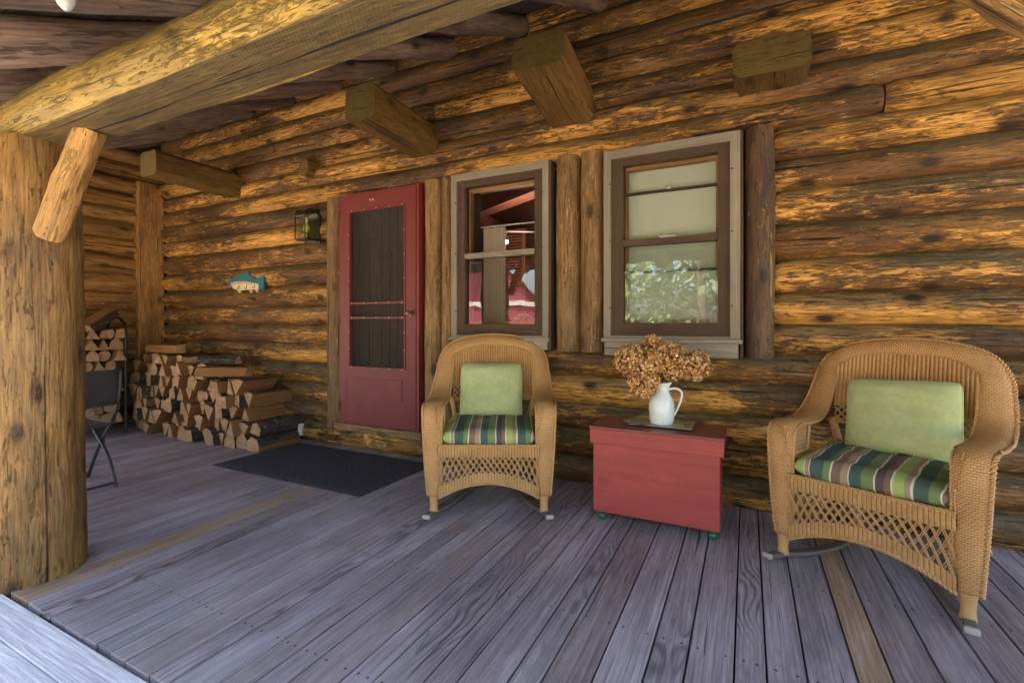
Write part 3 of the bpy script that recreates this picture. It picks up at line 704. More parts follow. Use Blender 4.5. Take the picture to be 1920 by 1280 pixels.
plo = bpy.data.objects.new('track_lamp_light', pl); COL.objects.link(plo); plo.location = (-2.1, 4.5, 1.95)
g = G(); P = []; U = []
for i in range(2):
    row = []
    for j in range(70): row.append(Vector((-2.02+j*.0032, 3.52+.03*sin(j*.62)+.008*sin(j*.27), (.75, 1.93)[i]+.0)))
    P.append(row); U.append([(j*.005, i*1.2) for j in range(70)])
g.grid(P, U); sub(g, 'curtain', 'curtain', None, angle=80)
g = G(); g.tube([(-2.1, 3.52, 1.945), (-1.3, 3.52, 1.945)], .006); sub(g, 'curtain_rod', 'white', None)
g = G(); framebox(g, -2.95, -2.45, .6, 2.3, .05, 5.3, 5.34)
for i in range(44): g.box((-2.9, 5.3, .66+i*.036), (-2.5, 5.33, .68+i*.036))
sub(g, 'louvered_shutter', 'interior', None, smooth=False)
g = G(); rng = random.Random(12)
for i in range(160):
    t_, u_ = rng.random()*pi*.5, rng.random()*2*pi; c = Vector((-1.62+.1*sin(t_)*cos(u_), 3.47+.06*sin(t_)*sin(u_), 1.12+.07*cos(t_)))
    a_, b_ = Vector((rng.uniform(-1, 1), rng.uniform(-1, 1), rng.uniform(-1, 1)))*.014, Vector((rng.uniform(-1, 1), rng.uniform(-1, 1), rng.uniform(-1, 1)))*.014
    g.add([c-a_, c-b_, c+a_, c+b_], [(0, 1, 2, 3)], [[(0, 0)]*4])
tag(g.build('flower_bunch', 'curtain', smooth=False), 'small bunch of pale dried flowers on the inner sill of the window beside the door', 'flowers')
g = G(); g.box((-1.95, 3.43, 1.05), (-1.4, 3.56, 1.1)); sub(g, 'inner_sill', 'interior', None, smooth=False)

# porch railing beyond the post, only its end shows
rl = thing('porch_railing', 'weathered grey railing fixed to the left side of the thick log post', 'railing', (-3.05, .8, 0))
g = G(); g.box((-2.2, -.055, .83), (.045, .03, .87)); o = g.build('handrail', 'trim', rl, smooth=False, bevel=.003)
g = G(); g.box((-2.2, -.035, .12), (.0, .01, .16)); g.build('bottom_rail', 'trim', rl, smooth=False, bevel=.003)
for i in range(14):
    g = G(); g.box((-.22-i*.14, -.03, .161), (-.185-i*.14, .005, .829)); g.build('baluster', 'trim', rl, smooth=False)

# glass shade hanging under the porch roof
gs = thing('hanging_shade', 'frosted white glass shade hanging under the porch roof boards', 'lamp shade', (-1.33, .49, 1.825))
g = G(); mt = Matrix.Rotation(radians(-20), 4, 'Y')
g.lathe([(.0, -.028), (.006, -.026), (.015, -.012), (.021, .012), (.024, .04), (.024, .07), (.022, .082), (.018, .09)], mat=mt); g.build('shade', 'frosted', gs)
g = G(); g.lathe([(.02, .088), (.022, .1), (.022, .125), (.006, .13), (.006, .2)], mat=mt); g.build('socket', 'white', gs)

# ================================================================== wall fixtures
ln = thing('wall_lantern', 'arched metal and glass wall lantern beside the red door, with a yellow bulb', 'lantern', (-3.665, 3.165, 1.9))
W_, D_, H_, r_ = .065, .15, .21, .075
def arch(n=14):
    pts = [(0, 0), (0, H_)]; pts += [(-r_+r_*cos(a), H_+r_*sin(a)*.95) for a in [i*pi/n for i in range(n+1)]]; pts += [(-D_, H_), (-D_, 0)]; return pts
ar = arch(); g = G()
for sx in (-1, 1): g.tube([(sx*W_, a, b) for a, b in ar], .0055, 6, up=(1, 0, 0), caps=True)
for a in (0, -D_): g.tube([(-W_, a, 0), (W_, a, 0)], .006, 6); g.tube([(-W_, a, H_), (W_, a, H_)], .005, 6)
for sx in (-1, 1): g.tube([(sx*W_, 0, 0), (sx*W_, -D_, 0)], .006, 6)
g.build('frame', 'bronze', ln)
g = G(); P = [[Vector((sx*W_, a, b)) for a, b in ar[2:-2]] for sx in (-1, 1)]; g.grid(P, [[(0, 0)]*len(P[0])]*2); g.build('arched_top', 'bronze', ln)
g = G(); g.box((-W_-.02, .0, -.03), (W_+.02, .01, H_+.085)); g.build('back_plate', 'bronze', ln, smooth=False)
g = G(); g.box((-W_, -D_, -.008), (W_, 0, -.002)); g.build('base_plate', 'bronze', ln, smooth=False)
for sx in (-1, 1):
    g = G(); pts = [Vector((sx*W_*.97, a, b)) for a, b in ar]; g.add(pts, [tuple(range(len(pts)))], [[(0, 0)]*len(pts)]); g.build('glass_side', 'lampglass', ln, smooth=False)
g = G(); g.add([(-W_, -D_, 0), (W_, -D_, 0), (W_, -D_, H_), (-W_, -D_, H_)], [(0, 1, 2, 3)], [[(0, 0)]*4]); g.build('glass_front', 'lampglass', ln, smooth=False)
g = G(); g.lathe([(0, 0), (.016, .004), (.027, .02), (.03, .04), (.024, .062), (.014, .078), (.013, .09)], c=(0, -.08, .07)); g.build('bulb', 'yellowbulb', ln)
g = G(); g.lathe([(.014, 0), (.016, .03), (.014, .045), (0, .045)], c=(0, -.08, .158)); g.build('socket', 'white', ln)

fp = thing('fish_hook_plaque', 'painted wooden fish plaque with hooks, teal back and cream belly, on the log wall', 'hook plaque', (-4.93, 3.148, 1.55))
sc_ = .00134
def fpt(x, y): return ((x-165)*sc_, (975-y)*sc_*.68)
def slab(pts, y0, y1, name, mat, par):
    g_ = G(); n_ = len(pts); vs = [Vector((x, y0, z)) for x, z in pts]+[Vector((x, y1, z)) for x, z in pts]
    fs = [tuple(range(n_)), tuple(range(2*n_-1, n_-1, -1))]+[(i, n_+i, n_+(i+1) % n_, (i+1) % n_) for i in range(n_)]
    us = [[(x, z) for x, z in pts], [(x, z) for x, z in pts[::-1]]]+[[(0, 0), (0, .02), (.02, .02), (.02, 0)]]*n_
    g_.add(vs, fs, us); return g_.build(name, mat, par, smooth=False, bevel=0)
M['teal'] = paint_mat('teal_paint', (.012, .15, .2), chip=(.1, .3, .32), rough=.45)
M['cream'] = paint_mat('cream_paint', (.72, .64, .32), rough=.5); M['pink'] = paint_mat('pink_paint', (.62, .32, .27), rough=.5)
body = [fpt(*p) for p in [(165, 975), (200, 935), (260, 905), (330, 890), (370, 872), (395, 853), (418, 858), (440, 905), (500, 942), (530, 942), (582, 918), (602, 930), (598, 1072), (575, 1072), (545, 1060), (500, 1062), (430, 1062), (330, 1070), (260, 1050), (215, 1015), (180, 998)]]
slab(body[::-1], -.004, .02, 'body', 'teal', fp)
slab([fpt(*p) for p in [(220, 972), (300, 962), (400, 968), (480, 985), (545, 1005), (545, 1060), (480, 1062), (400, 1062), (330, 1068), (262, 1050), (220, 1015)]][::-1], -.008, -.0041, 'belly', 'cream', fp)
slab([fpt(*p) for p in [(225, 972), (300, 962), (400, 968), (480, 985), (520, 997), (480, 1003), (400, 995), (300, 990), (225, 992)]][::-1], -.011, -.0081, 'stripe', 'pink', fp)
for cx in (305, 440, 510): slab([fpt(*p) for p in [(cx-20, 1058), (cx+25, 1058), (cx+35, 1085), (cx+10, 1098)]][::-1], -.002, .014, 'fin', 'pink', fp)
for cx in (235, 323, 415, 507):
    g = G(); x_, z_ = fpt(cx, 1020); g.tube([(x_, -.012, z_+.012), (x_, -.014, z_-.016), (x_, -.02, z_-.03), (x_, -.03, z_-.03), (x_, -.034, z_-.016)], .0028, 6, up=(1, 0, 0)); g.build('hook', 'blackmetal', fp)

ot = thing('wall_outlet', 'white double electrical outlet low on the log wall beside the firewood', 'outlet', (-3.86, 3.14, .115))
g = G(); g.box((-.055, -.02, -.06), (.055, .04, .06)); g.build('cover_plate', 'white', ot, smooth=False, bevel=.006)
for sx in (-1, 1):
    g = G(); g.lathe([(.017, .006), (.017, 0)], mat=Matrix.Translation((sx*.024, -.019, 0)) @ Matrix.Rotation(pi/2, 4, 'X')); g.lathe([(0, .006), (.017, .006)], mat=Matrix.Translation((sx*.024, -.019, 0)) @ Matrix.Rotation(pi/2, 4, 'X')); g.build('socket', 'dark', ot)

# ================================================================== door mat
g = G(); P = []; U = []
nx, ny = 50, 26
for j in range(ny):
    row = []
    for i in range(nx):
        a, b = i/(nx-1), j/(ny-1); x_ = -3.80+a*1.56; y_ = 2.30+b*.80; e = min(a*1.56, (1-a)*1.56, b*.8, (1-b)*.8)
        front = .006*noise.noise(Vector((a*9, 0, 0))) if j == 0 else 0
        row.append(Vector((x_+.02*b, y_+front, .004+.008*min(1, e/.03)+.004*max(0, noise.noise(Vector((a*7, b*5, 2))))*(1 if e < .06 else .3))))
    P.append(row); U.append([(i*.03, j*.03) for i in range(nx)])
g.grid(P, U)
edge = [P[0][i] for i in range(nx)]+[P[j][-1] for j in range(1, ny)]+[P[-1][i] for i in range(nx-2, -1, -1)]+[P[j][0] for j in range(ny-2, -1, -1)]
g.grid([edge, [Vector((p.x, p.y, 0)) for p in edge]], [[(0, 0)]*len(edge)]*2)
tag(g.build('door_mat', 'mat'), 'large charcoal rectangular door mat on the deck in front of the red screen door', 'door mat')

# ================================================================== wicker rocking chairs
def zarch(x, hw=.285): return .195-.085*(x/hw)**2
def lattice(g_, x0, x1, zlo, ztop, f, sp=.034, sl=.42, r=.0023, dbl=True):
    n_ = int((x1-x0)/sp)+8
    for dr in (-1, 1):
        for i in range(-6, n_):
            for d in ((-.0035, .0035) if dbl else (0,)):
                pts = []; xs = x0+i*sp+d
                for q in range(9):
                    t_ = q/8; z_ = 0.; xx = xs+dr*sl*(t_-.5)*.16
                    if xx < x0 or xx > x1: continue
                    z_ = zlo(xx)+(ztop-zlo(xx))*t_; pts.append(f(xx, z_, dr*.0025))
                if len(pts) >= 3: g_.tube(pts, r, 5, caps=False, up=(0, 1, .02))
def braid(g_, pts, r):
    n_ = len(pts); L = 0; A = [[], []]
    for i, p in enumerate(pts):
        p = Vector(p); t_ = (Vector(pts[min(i+1, n_-1)])-Vector(pts[max(i-1, 0)])).normalized()
        if i: L += (p-Vector(pts[i-1])).length
        s1 = t_.cross(Vector((.3, .2, .93))).normalized(); s2 = t_.cross(s1)
        for j in (0, 1):
            a = L*190+j*pi; A[j].append(p+(s1*cos(a)+s2*sin(a))*r*.55)
    for a in A: g_.tube(a, r*.62, 6, caps=False, up=(.13, .95, .2))
def dens(pts, step):
    out = []
    for a, b in zip(pts[:-1], pts[1:]):
        a = Vector(a); b = Vector(b); n_ = max(1, int((b-a).length/step)); out += [a.lerp(b, i/n_) for i in range(n_)]
    return out+[Vector(pts[-1])]
CTRL = [((.320, .040, .115), (1, 0, 0), .078), ((.324, .030, .25), (1, 0, 0), .090), ((.328, .026, .42), (1, 0, 0), .104), ((.331, .03, .56), (1, 0, 0), .112),
        ((.332, .052, .618), (1, 0, 0), .116), ((.334, .12, .643), (1, 0, 0), .120), ((.338, .26, .636), (1, 0, .0), .126), ((.342, .41, .642), (1, 0, .02), .128),
        ((.342, .52, .700), (.98, .2, .05), .126), ((.337, .585, .79), (.93, .35, .08), .122), ((.325, .63, .88), (.84, .45, .28), .116),
        ((.278, .662, .952), (.55, .58, .6), .106), ((.17, .684, .993), (.17, .62, .76), .098), ((0, .692, 1.01), (0, .62, .78), .095)]
def make_chair(label, loc, rz):
    ch = thing('rocking_chair', label, 'rocking chair', loc, rz, 'wicker rocking chairs')
    full = CTRL+[((-p[0], p[1], p[2]), (-W__[0], W__[1], W__[2]), w__) for p, W__, w__ in CTRL[-2::-1]]
    Pc = catmull([c[0] for c in full], 9); Wc = catmull([c[1] for c in full], 9); wc = catmull([(c[2], 0, 0) for c in full], 9)
    n_ = len(Pc); rows = []; us = []; L = 0; e0 = []; e1 = []; m_ = 12; inner = []
    for i in range(n_):
        T = (Pc[min(i+1, n_-1)]-Pc[max(i-1, 0)]).normalized(); Wv = (Wc[i]-T*Wc[i].dot(T)).normalized(); N = -T.cross(Wv); w2_ = wc[i].x/2
        if i: L += (Pc[i]-Pc[i-1]).length
        r_ = []; u_ = []
        for j in range(m_+1):
            s_ = j/m_*2-1; h_ = .02*(1-abs(s_)**2.6); r_.append(Pc[i]+Wv*s_*w2_+N*(h_-.008)); u_.append((L, s_*w2_+.07))
        for j in range(m_, -1, -1):
            s_ = j/m_*2-1; h_ = .014*(1-abs(s_)**2.6)-.012; r_.append(Pc[i]+Wv*s_*w2_*.96+N*(h_-.006)); u_.append((L, s_*w2_+.07))
        r_.append(r_[0]); u_.append(u_[0])
        rows.append(r_); us.append(u_); e0.append(Pc[i]-Wv*w2_-N*.006); e1.append(Pc[i]+Wv*w2_-N*.006)
    g_ = G(); g_.grid(rows, us); g_.build('arm_and_back_rim', 'wickerleg', ch)
    g_ = G(); braid(g_, dens(e1, .006), .0085); braid(g_, dens(e0, .006), .006); g_.build('braided_edge', 'strand', ch)
    # back panel
    hw = .278; cols = 204; rws = 26
    def yb(x, z): return .598+.07*(z-.6)/.375-.05*(x/hw)**2
    def zt(x): return .968-.085*abs(x/hw)**3.4
    P = []; U = []
    for i in range(rws+1):
        row = []; ur = []
        for j in range(cols+1):
            x_ = -hw+2*hw*j/cols; z_ = .685+(zt(x_)-.685)*i/rws
            rib = .0045*abs(sin(pi*x_/.0165)); row.append(Vector((x_, yb(x_, z_)-rib, z_))); ur.append((x_, z_))
        P.append(row); U.append(ur)
    g_ = G(); g_.grid(P, U)
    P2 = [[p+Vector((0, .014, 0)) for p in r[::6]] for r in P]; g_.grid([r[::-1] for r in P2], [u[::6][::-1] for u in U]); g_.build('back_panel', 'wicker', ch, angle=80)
    g_ = G(); lattice(g_, -hw, hw, lambda x: .60, .687, lambda x, z, o: Vector((x, yb(x, z)+o, z)), sp=.034, sl=.5)
    g_.build('back_lattice', 'strand', ch)
    g_ = G(); braid(g_, dens([(x_/20*hw, yb(x_/20*hw, .6), .60) for x_ in range(-20, 21)], .006), .009)
    braid(g_, dens([(x_/20*hw, yb(x_/20*hw, .687)-.004, .687) for x_ in range(-20, 21)], .006), .006); g_.build('back_rail', 'strand', ch)
    # front apron
    def apron(f, hw_, par, nm, cl=72):
        gg = G(); P = []; U = []
        for i in range(9):
            z_ = .345+.068*i/8; P.append([f(-hw_+2*hw_*j/cl, z_, -.008*sin(pi*i/8)-.003*abs(sin(pi*j/3))) for j in range(cl+1)]); U.append([(-hw_+2*hw_*j/cl, z_) for j in range(cl+1)])
        gg.grid(P, U); P = []; U = []
        for i in range(6):
            rr_ = []; uu_ = []
            for j in range(cl+1):
                x_ = -hw_+2*hw_*j/cl; z_ = zarch(x_, hw_)+.062*i/5; rr_.append(f(x_, z_, -.003*abs(sin(pi*j/3)))); uu_.append((x_, z_))
            P.append(rr_); U.append(uu_)
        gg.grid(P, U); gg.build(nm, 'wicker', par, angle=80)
        gg = G(); lattice(gg, -hw_, hw_, lambda x: zarch(x, hw_)+.06, .347, lambda x, z, o: f(x, z, o)); gg.build(nm+'_lattice', 'strand', par)
        gg = G(); braid(gg, dens([f(-hw_+2*hw_*j/30, zarch(-hw_+2*hw_*j/30, hw_), 0) for j in range(31)], .006), .0095)
        braid(gg, dens([f(-hw_+2*hw_*j/30, .413, 0) for j in range(31)], .006), .009); gg.build(nm+'_edge', 'strand', par)
    apron(lambda x, z, o: Vector((x, .022-.02*(z-.1)+o, z)), .292, ch, 'front_apron')
    for sx in (-1, 1): apron(lambda x, z, o, sx=sx: Vector((sx*(.318-o), .315+x, z)), .25, ch, 'side_apron', 48)
    # side panels under the arms
    for sx in (-1, 1):
        gg = G(); P = []; U = []
        for i in range(17):
            z_ = .50+.138*i/16; y1_ = .25+.12*max(0, (z_-.56))/.1; P.append([Vector((sx*(.29+.02*sin((z_-.5)/.165*pi*.5)), .015+(y1_-.015)*j/24-0, z_)) for j in range(25)]); U.append([(z_, .015+(y1_-.015)*j/24) for j in range(25)])
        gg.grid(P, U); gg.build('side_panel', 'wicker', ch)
        gg = G()
        for j in range(11):
            y_ = .02+.021*j; gg.tube([(sx*.29, y_, .41), (sx*.285, y_+.006, .46), (sx*.29, y_, .50)], .0032, 5, up=(0, 1, 0))
        gg.tube([(sx*.29, .01, .5), (sx*.29, .24, .5)], .006, 6); gg.tube([(sx*.29, .235, .41), (sx*.29, .237, .5), (sx*.30, .30, .64)], .007, 6, up=(1, 0, 0)); gg.build('side_lattice', 'strand', ch)
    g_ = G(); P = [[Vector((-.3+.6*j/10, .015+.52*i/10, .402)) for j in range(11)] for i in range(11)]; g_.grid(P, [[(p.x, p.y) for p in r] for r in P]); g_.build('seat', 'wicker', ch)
    for sx in (-1, 1):
        g_ = G(); g_.tube([(sx*.322, .04, .125), (sx*.322, .04, .105), (sx*.322, .036, .06), (sx*.322, .034, .028)], 1., 16, rad=lambda t_, L_: (.030, .026, .022, .027)[min(3, int(t_*3+.5))], up=(0, 1, 0)); g_.build('front_foot', 'strand', ch)
        g_ = G(); g_.tube(line((sx*.17, .60, .04), (sx*.285, .555, .62), .05), .02, 12, up=(0, 1, 0)); g_.build('rear_leg', 'wickerleg', ch)
        pth = catmull([Vector((sx*a, b, .013+.20*(b-.28)**2)) for a, b in ((.346, -.07), (.334, -.02), (.318, .045), (.275, .13), (.235, .22), (.20, .34), (.178, .48), (.165, .62), (.16, .78))], 4)
        g_ = G(); g_.sweep(pth, [(-.019, -.010), (.019, -.010), (.019, .010), (-.019, .010)]); rk = g_.build('rocker', 'rocker', ch, bevel=.003)
        g_ = G(); g_.sweep([pth[0]+(pth[0]-pth[1]).normalized()*.012, pth[0]+(pth[1]-pth[0])*.9], [(-.0215, -.0115), (.0215, -.0115), (.0215, .0115), (-.0215, .0115)]); g_.build('rocker_tip', 'whitewood', rk, bevel=.003)
    return ch
def cushion(name, label, cat, mat, w_, d_, h_, chair, lp, rot, sq=4., tuft=0., seed=1, uvn=False, group=None):
    g_ = G(); N_ = 44; rows = {1: [], -1: []}; us = []
    for sgn in (1, -1):
        P = []; U = []
        for i in range(N_+1):
            r_ = []; u_ = []
            for j in range(N_+1):
                a, b = sin((j/N_*2-1)*pi/2), sin((i/N_*2-1)*pi/2)
                rc = 1-.055*(abs(a)*abs(b))**5
                x_, y_ = a*w_/2*rc*(1-.02*(1-b*b)), b*d_/2*rc*(1-.02*(1-a*a))
                t_ = max(0, (1-abs(a)**sq))**.5*max(0, (1-abs(b)**sq))**.5
                nn = noise.noise(Vector((x_*9+seed, y_*9, sgn)))*.10+noise.noise(Vector((x_*5+seed, y_*22, sgn*2)))*.10+noise.noise(Vector((x_*30, y_*6+seed, sgn*3)))*.035
                tf = 0
                if tuft and sgn > 0:
                    for tx in (-.33, .0, .33):
                        for ty in (-.3, .3): tf += tuft*math.exp(-((a-tx*2)**2+(b-ty*2)**2)*14)
                z_ = sgn*h_/2*max(0, t_)*(1+nn*1.3-tf)
                r_.append(Vector((x_, y_, z_))); u_.append(((a+1)/2 if uvn else x_, y_))
            P.append(r_); U.append(u_)
        if sgn < 0: P = [r[::-1] for r in P]; U = [u[::-1] for u in U]
        g_.grid(P, U)
    o = g_.build(name, mat, angle=180); mw = Matrix.Translation(chair.location) @ Matrix.Rotation(chair.rotation_euler.z, 4, 'Z') @ Matrix.Translation(lp) @ Euler(rot).to_matrix().to_4x4()
    wd = o.modifiers.new('weld', 'WELD'); wd.merge_threshold = .0004
    o.matrix_world = mw; tag(o, label, cat, group)
    g_ = G(); pts = []
    for q in range(81):
        t_ = q/80*2*pi; c_, s_ = cos(t_), sin(t_); m_ = max(abs(c_), abs(s_)); a, b = c_/m_, s_/m_; rc = 1-.055*(abs(a)*abs(b))**5
        pts.append((a*w_/2*rc*(1-.02*(1-b*b)), b*d_/2*rc*(1-.02*(1-a*a)), 0))
    g_.tube(pts, .0042, 6, caps=False, up=(0, 0, 1)); (g_.build('piping', mat, o) if not uvn else None)
    for k_ in range(1): pass
    return o
c1 = make_chair('tan wicker rocking chair between the red screen door and the red chest', (-1.333, 2.382, 0), radians(26.4))
c2 = make_chair('tan wicker rocking chair nearest the viewer, to the right of the red chest', (.43, 2.432, 0), radians(-25.5))
for c_, wh, px, rr in ((c1, 'on the rocking chair beside the red door', -.005, 0.), (c2, 'on the rocking chair right of the red chest', .03, radians(-3))):
    cushion('seat_cushion', 'striped green, brown and teal seat cushion '+wh, 'cushion', 'stripes', .565, .56, .125, c_, (0, .285, .464), (radians(2), 0, 0), sq=7, tuft=.3, seed=px*100, uvn=True, group='striped seat cushions')
    cushion('throw_pillow', 'plain lime green square pillow '+wh, 'pillow', 'greencloth', .415 if c_ is c1 else .44, .40, .135, c_, (px, .455, .657), (radians(72), rr, 0), sq=2.7, seed=3+px*70, group='green pillows')

# ================================================================== red chest with tray, pitcher and flowers
cb = thing('storage_chest', 'red painted wooden chest with darker lid top, standing on green ball feet', 'chest', (-.455, 2.785, 0))
g = G(); g.box((-.332, -.155, .055), (.332, .145, .455), k=(.3, 0, 0)); g.build('chest_body', 'redchest', cb, smooth=False, bevel=.004)
g = G(); g.box((-.347, -.172, .443), (.352, -.155, .525), k=(.6, 0, 0)); g.box((-.347, .148, .443), (.352, .162, .525)); g.box((-.347, -.155, .443), (-.333, .148, .525)); g.box((.338, -.155, .443), (.352, .148, .525), k=(.6, 0, 0))
lid = g.build('lid', 'redchest', cb, smooth=False, bevel=.003)
g = G()
for i, (a, b) in enumerate(((-.176, -.078), (-.076, .022), (.024, .166))): g.box((-.351, a, .5255), (.356, b, .541), k=(.1+i*.3, 0, 0))
g.build('lid_board', 'redlid', lid, smooth=False, bevel=.002)
for sx, sy in ((-.29, -.12), (.295, -.12), (-.29, .12), (.295, .12)):
    g = G(); g.lathe([(0, 0), (.012, .002), (.022, .012), (.025, .025), (.02, .038), (.012, .043), (.012, .05), (.02, .053), (.02, .056)], c=(sx, sy, 0), n=16); g.build('ball_foot', 'greenball', cb)
g = G(); pts = [(-.15, -.09), (.20, -.14), (.235, .03), (-.06, .10), (-.13, .05)]
tg = thing('glass_tray', 'thin grey green glass tray with dark leaf pattern on the red chest lid', 'tray', (-.455, 2.86, .5415))
slab([(-.155, -.072), (.19, -.078), (.19, .15), (-.15, .15), (-.2, .06)][::1], 0, .006, 'tray_glass', 'tray', tg).rotation_euler = (pi/2, 0, 0)
for o in tg.children: o.location = (0, 0, .0065)
pj = thing('enamel_pitcher', 'white enamel pitcher with thin handle, holding the dried hydrangeas', 'pitcher', (-.437, 2.805, .5485))
g = G(); prof = [(0, .002), (.05, .0), (.06, .004), (.0665, .03), (.0705, .075), (.069, .115), (.058, .15), (.043, .178), (.036, .2), (.036, .215), (.042, .236), (.0415, .2365), (.034, .215), (.034, .2), (.04, .176), (.055, .148), (.064, .11), (.0, .02)]
P = []; U = []; n_ = 40
for (r, z) in prof:
    row = []
    for j in range(n_+1):
        a = 2*pi*j/n_; sp_ = max(0, cos(a+.15))**6*max(0, (z-.19))/.045*.018 if r > .03 else 0
        row.append(Vector(((r+sp_)*cos(a), (r)*sin(a), z+sp_*.3)))
    P.append(row); U.append([(j*.01, z) for j in range(n_+1)])
g.grid(P, U); g.build('pitcher_body', 'enamel', pj)
ha = radians(20); hp = catmull([(.036, 0, .196), (.06, 0, .203), (.092, 0, .2), (.112, 0, .178), (.108, 0, .14), (.088, 0, .09), (.068, 0, .05), (.064, 0, .048)], 6)
g = G(); g.sweep([Matrix.Rotation(ha, 3, 'Z') @ p for p in hp], circ(.0065, .0045, 8), up=(0.3, .95, 0)); g.build('handle', 'enamel', pj)
fl = thing('hydrangea_bouquet', 'bouquet of dried golden brown hydrangea heads in the white pitcher', 'flowers', (-.45, 2.805, .795))
rng = random.Random(9)
heads = [((-.155, .0, .115), (.085, .08, .078)), ((-.035, .03, .195), (.055, .055, .06)), ((.035, -.02, .13), (.082, .075, .085)), ((.19, .0, .085), (.082, .075, .07)),
         ((-.092, -.06, -.01), (.078, .075, .072)), ((-.075, -.03, .09), (.075, .07, .075)), ((.215, .01, .12), (.05, .05, .05)), ((.09, .05, .14), (.06, .06, .065)), ((.07, -.01, .05), (.05, .05, .045))]
RT = Matrix.Rotation(radians(15), 3, 'Z')
for c, r in heads:
    c = RT @ (Vector(c)*1.0); r = tuple(q*1.12 for q in r); g = G(); n_ = int(850*(r[0]/.08)**2)
    for q in range(n_):
        d = Vector((rng.gauss(0, 1), rng.gauss(0, 1), rng.gauss(0, 1))).normalized(); lump = 1+.12*noise.noise(d*3+c*20)
        p = c+Vector((d.x*r[0], d.y*r[1], d.z*r[2]))*lump*rng.uniform(.86, 1.04)
        nn = (d+Vector((rng.uniform(-.6, .6), rng.uniform(-.6, .6), rng.uniform(-.6, .6)))).normalized(); t1 = nn.orthogonal().normalized(); t1 = Matrix.Rotation(rng.random()*6, 3, nn) @ t1; t2 = nn.cross(t1)
        s_ = rng.uniform(.005, .0095); kk_ = (min(1, max(0, rng.gauss(.55, .32))), 0, 0)
        for pe in range(4):
            a = pe*pi/2; e1_ = t1*cos(a)+t2*sin(a); e2_ = -t1*sin(a)+t2*cos(a); cup = nn*s_*.35
            g.add([p, p+e1_*s_*.55+e2_*s_*.45+cup*.4, p+e1_*s_*1.15+cup, p+e1_*s_*.55-e2_*s_*.45+cup*.4], [(0, 1, 2, 3)], [[(0, 0)]*4], kk_)
    fh = g.build('flower_head', 'petal', fl, smooth=False)
    g = G()
    for q in range(22):
        d = Vector((rng.gauss(0, 1), rng.gauss(0, 1), rng.gauss(0, 1))).normalized()
        g.tube([c-Vector((0, 0, r[2]*.4)), c+Vector((d.x*r[0], d.y*r[1], d.z*r[2]))*.85], .0015, 4, caps=False, up=(.2, .5, .84))
    b0 = Vector((c.x*.12, c.y*.12, -.12)); g.tube(catmull([b0, Vector((c.x*.3, c.y*.3, .02)), c], 5), .003, 6, up=(.2, .9, .3)); g.build('stem', 'stem', fl)

# ================================================================== firewood
def wood_piece(poly, bark, L, seed, mat4, name='firewood_log'):
    """poly: list of 2-D points (metres), bark: set of edge indices with bark; axis along local Y"""
    g_ = G(); rr_ = random.Random(seed); n_ = len(poly); rnd = rr_.random()
    cx = sum(p[0] for p in poly)/n_; cz = sum(p[1] for p in poly)/n_; ns = 5
    rings = []
    for i in range(ns+1):
        t_ = i/ns; ring = []
        for j, (x_, z_) in enumerate(poly):
            q = .006*noise.noise(Vector((t_*2+seed, j*1.7, 0))); f_ = 1+.06*noise.noise(Vector((seed, t_*1.5, 3)))
            ring.append(Vector((cx+(x_-cx)*f_+q, t_*L+(.012*noise.noise(Vector((seed, j*2.3, 9))) if i in (0, ns) else 0), cz+(z_-cz)*f_+q*.7)))
        rings.append(ring)
    for j in range(n_):
        j2 = (j+1) % n_; e = .5 if j in bark else 0.
        vs = []; [vs.extend((rings[i][j], rings[i][j2])) for i in range(ns+1)]
        w_ = (Vector(poly[j])-Vector(poly[j2])).length
        g_.add([mat4 @ v for v in vs], [(2*i, 2*i+2, 2*i+3, 2*i+1) for i in range(ns)], [[(i*L/ns, j*.1), ((i+1)*L/ns, j*.1), ((i+1)*L/ns, j*.1+w_), (i*L/ns, j*.1+w_)] for i in range(ns)], (rnd, e, 0))
    for ring, rv in ((rings[0], False), (rings[-1], True)):
        idx = list(range(n_)); idx = idx[::-1] if rv else idx
        g_.add([mat4 @ v for v in ring], [tuple(idx)], [[(poly[q][0]-cx, poly[q][1]-cz) for q in idx]], (rnd, 1., 0))
    return g_.build(name, 'firewood', angle=35)
def shape(kind, w_, h_, rr_):
    if kind == 'tri': P = [(0, .05), (1, 0), (rr_.uniform(.3, .7), 1)]; B = {0} if rr_.random() < .4 else set()
    elif kind == 'vee': P = [(rr_.uniform(.35, .65), 0), (1, .9), (.55, 1), (0, .92)]; B = {1, 2}
    elif kind == 'quad': P = [(rr_.uniform(0, .15), 0), (1, .1), (rr_.uniform(.75, 1), 1), (rr_.uniform(0, .2), rr_.uniform(.75, 1))]; B = {1} if rr_.random() < .5 else {2}
    elif kind == 'half': P = [(0, .05), (1, .02)]+[(.5+.5*cos(a), .12+.88*sin(a)) for a in [pi*i/7 for i in range(1, 7)]]; B = set(range(1, 8))
    elif kind == 'round': P = [(.5+.5*cos(a), .5+.5*sin(a)) for a in [2*pi*i/12 for i in range(12)]]; B = set(range(12))
    else: P = [(0, .1), (.75, 0), (.95, .3), (1, .6), (.8, .95), (.2, .8)]; B = {1, 2, 3}
    P = [(max(0, min(1, x+rr_.uniform(-.05, .05)))*w_, max(0, z+rr_.uniform(-.03, .03))*h_) for x, z in P]
    return P, B
ORD = ['first', 'second', 'third', 'fourth', 'fifth', 'sixth', 'seventh', 'eighth', 'ninth', 'tenth', 'eleventh', 'twelfth', 'thirteenth', 'fourteenth', 'fifteenth', 'sixteenth', 'seventeenth', 'eighteenth', 'nineteenth', 'twentieth', 'twenty-first', 'twenty-second', 'twenty-third', 'twenty-fourth']
ROWN = ['bottom', 'second', 'third', 'fourth', 'fifth', 'sixth', 'top']
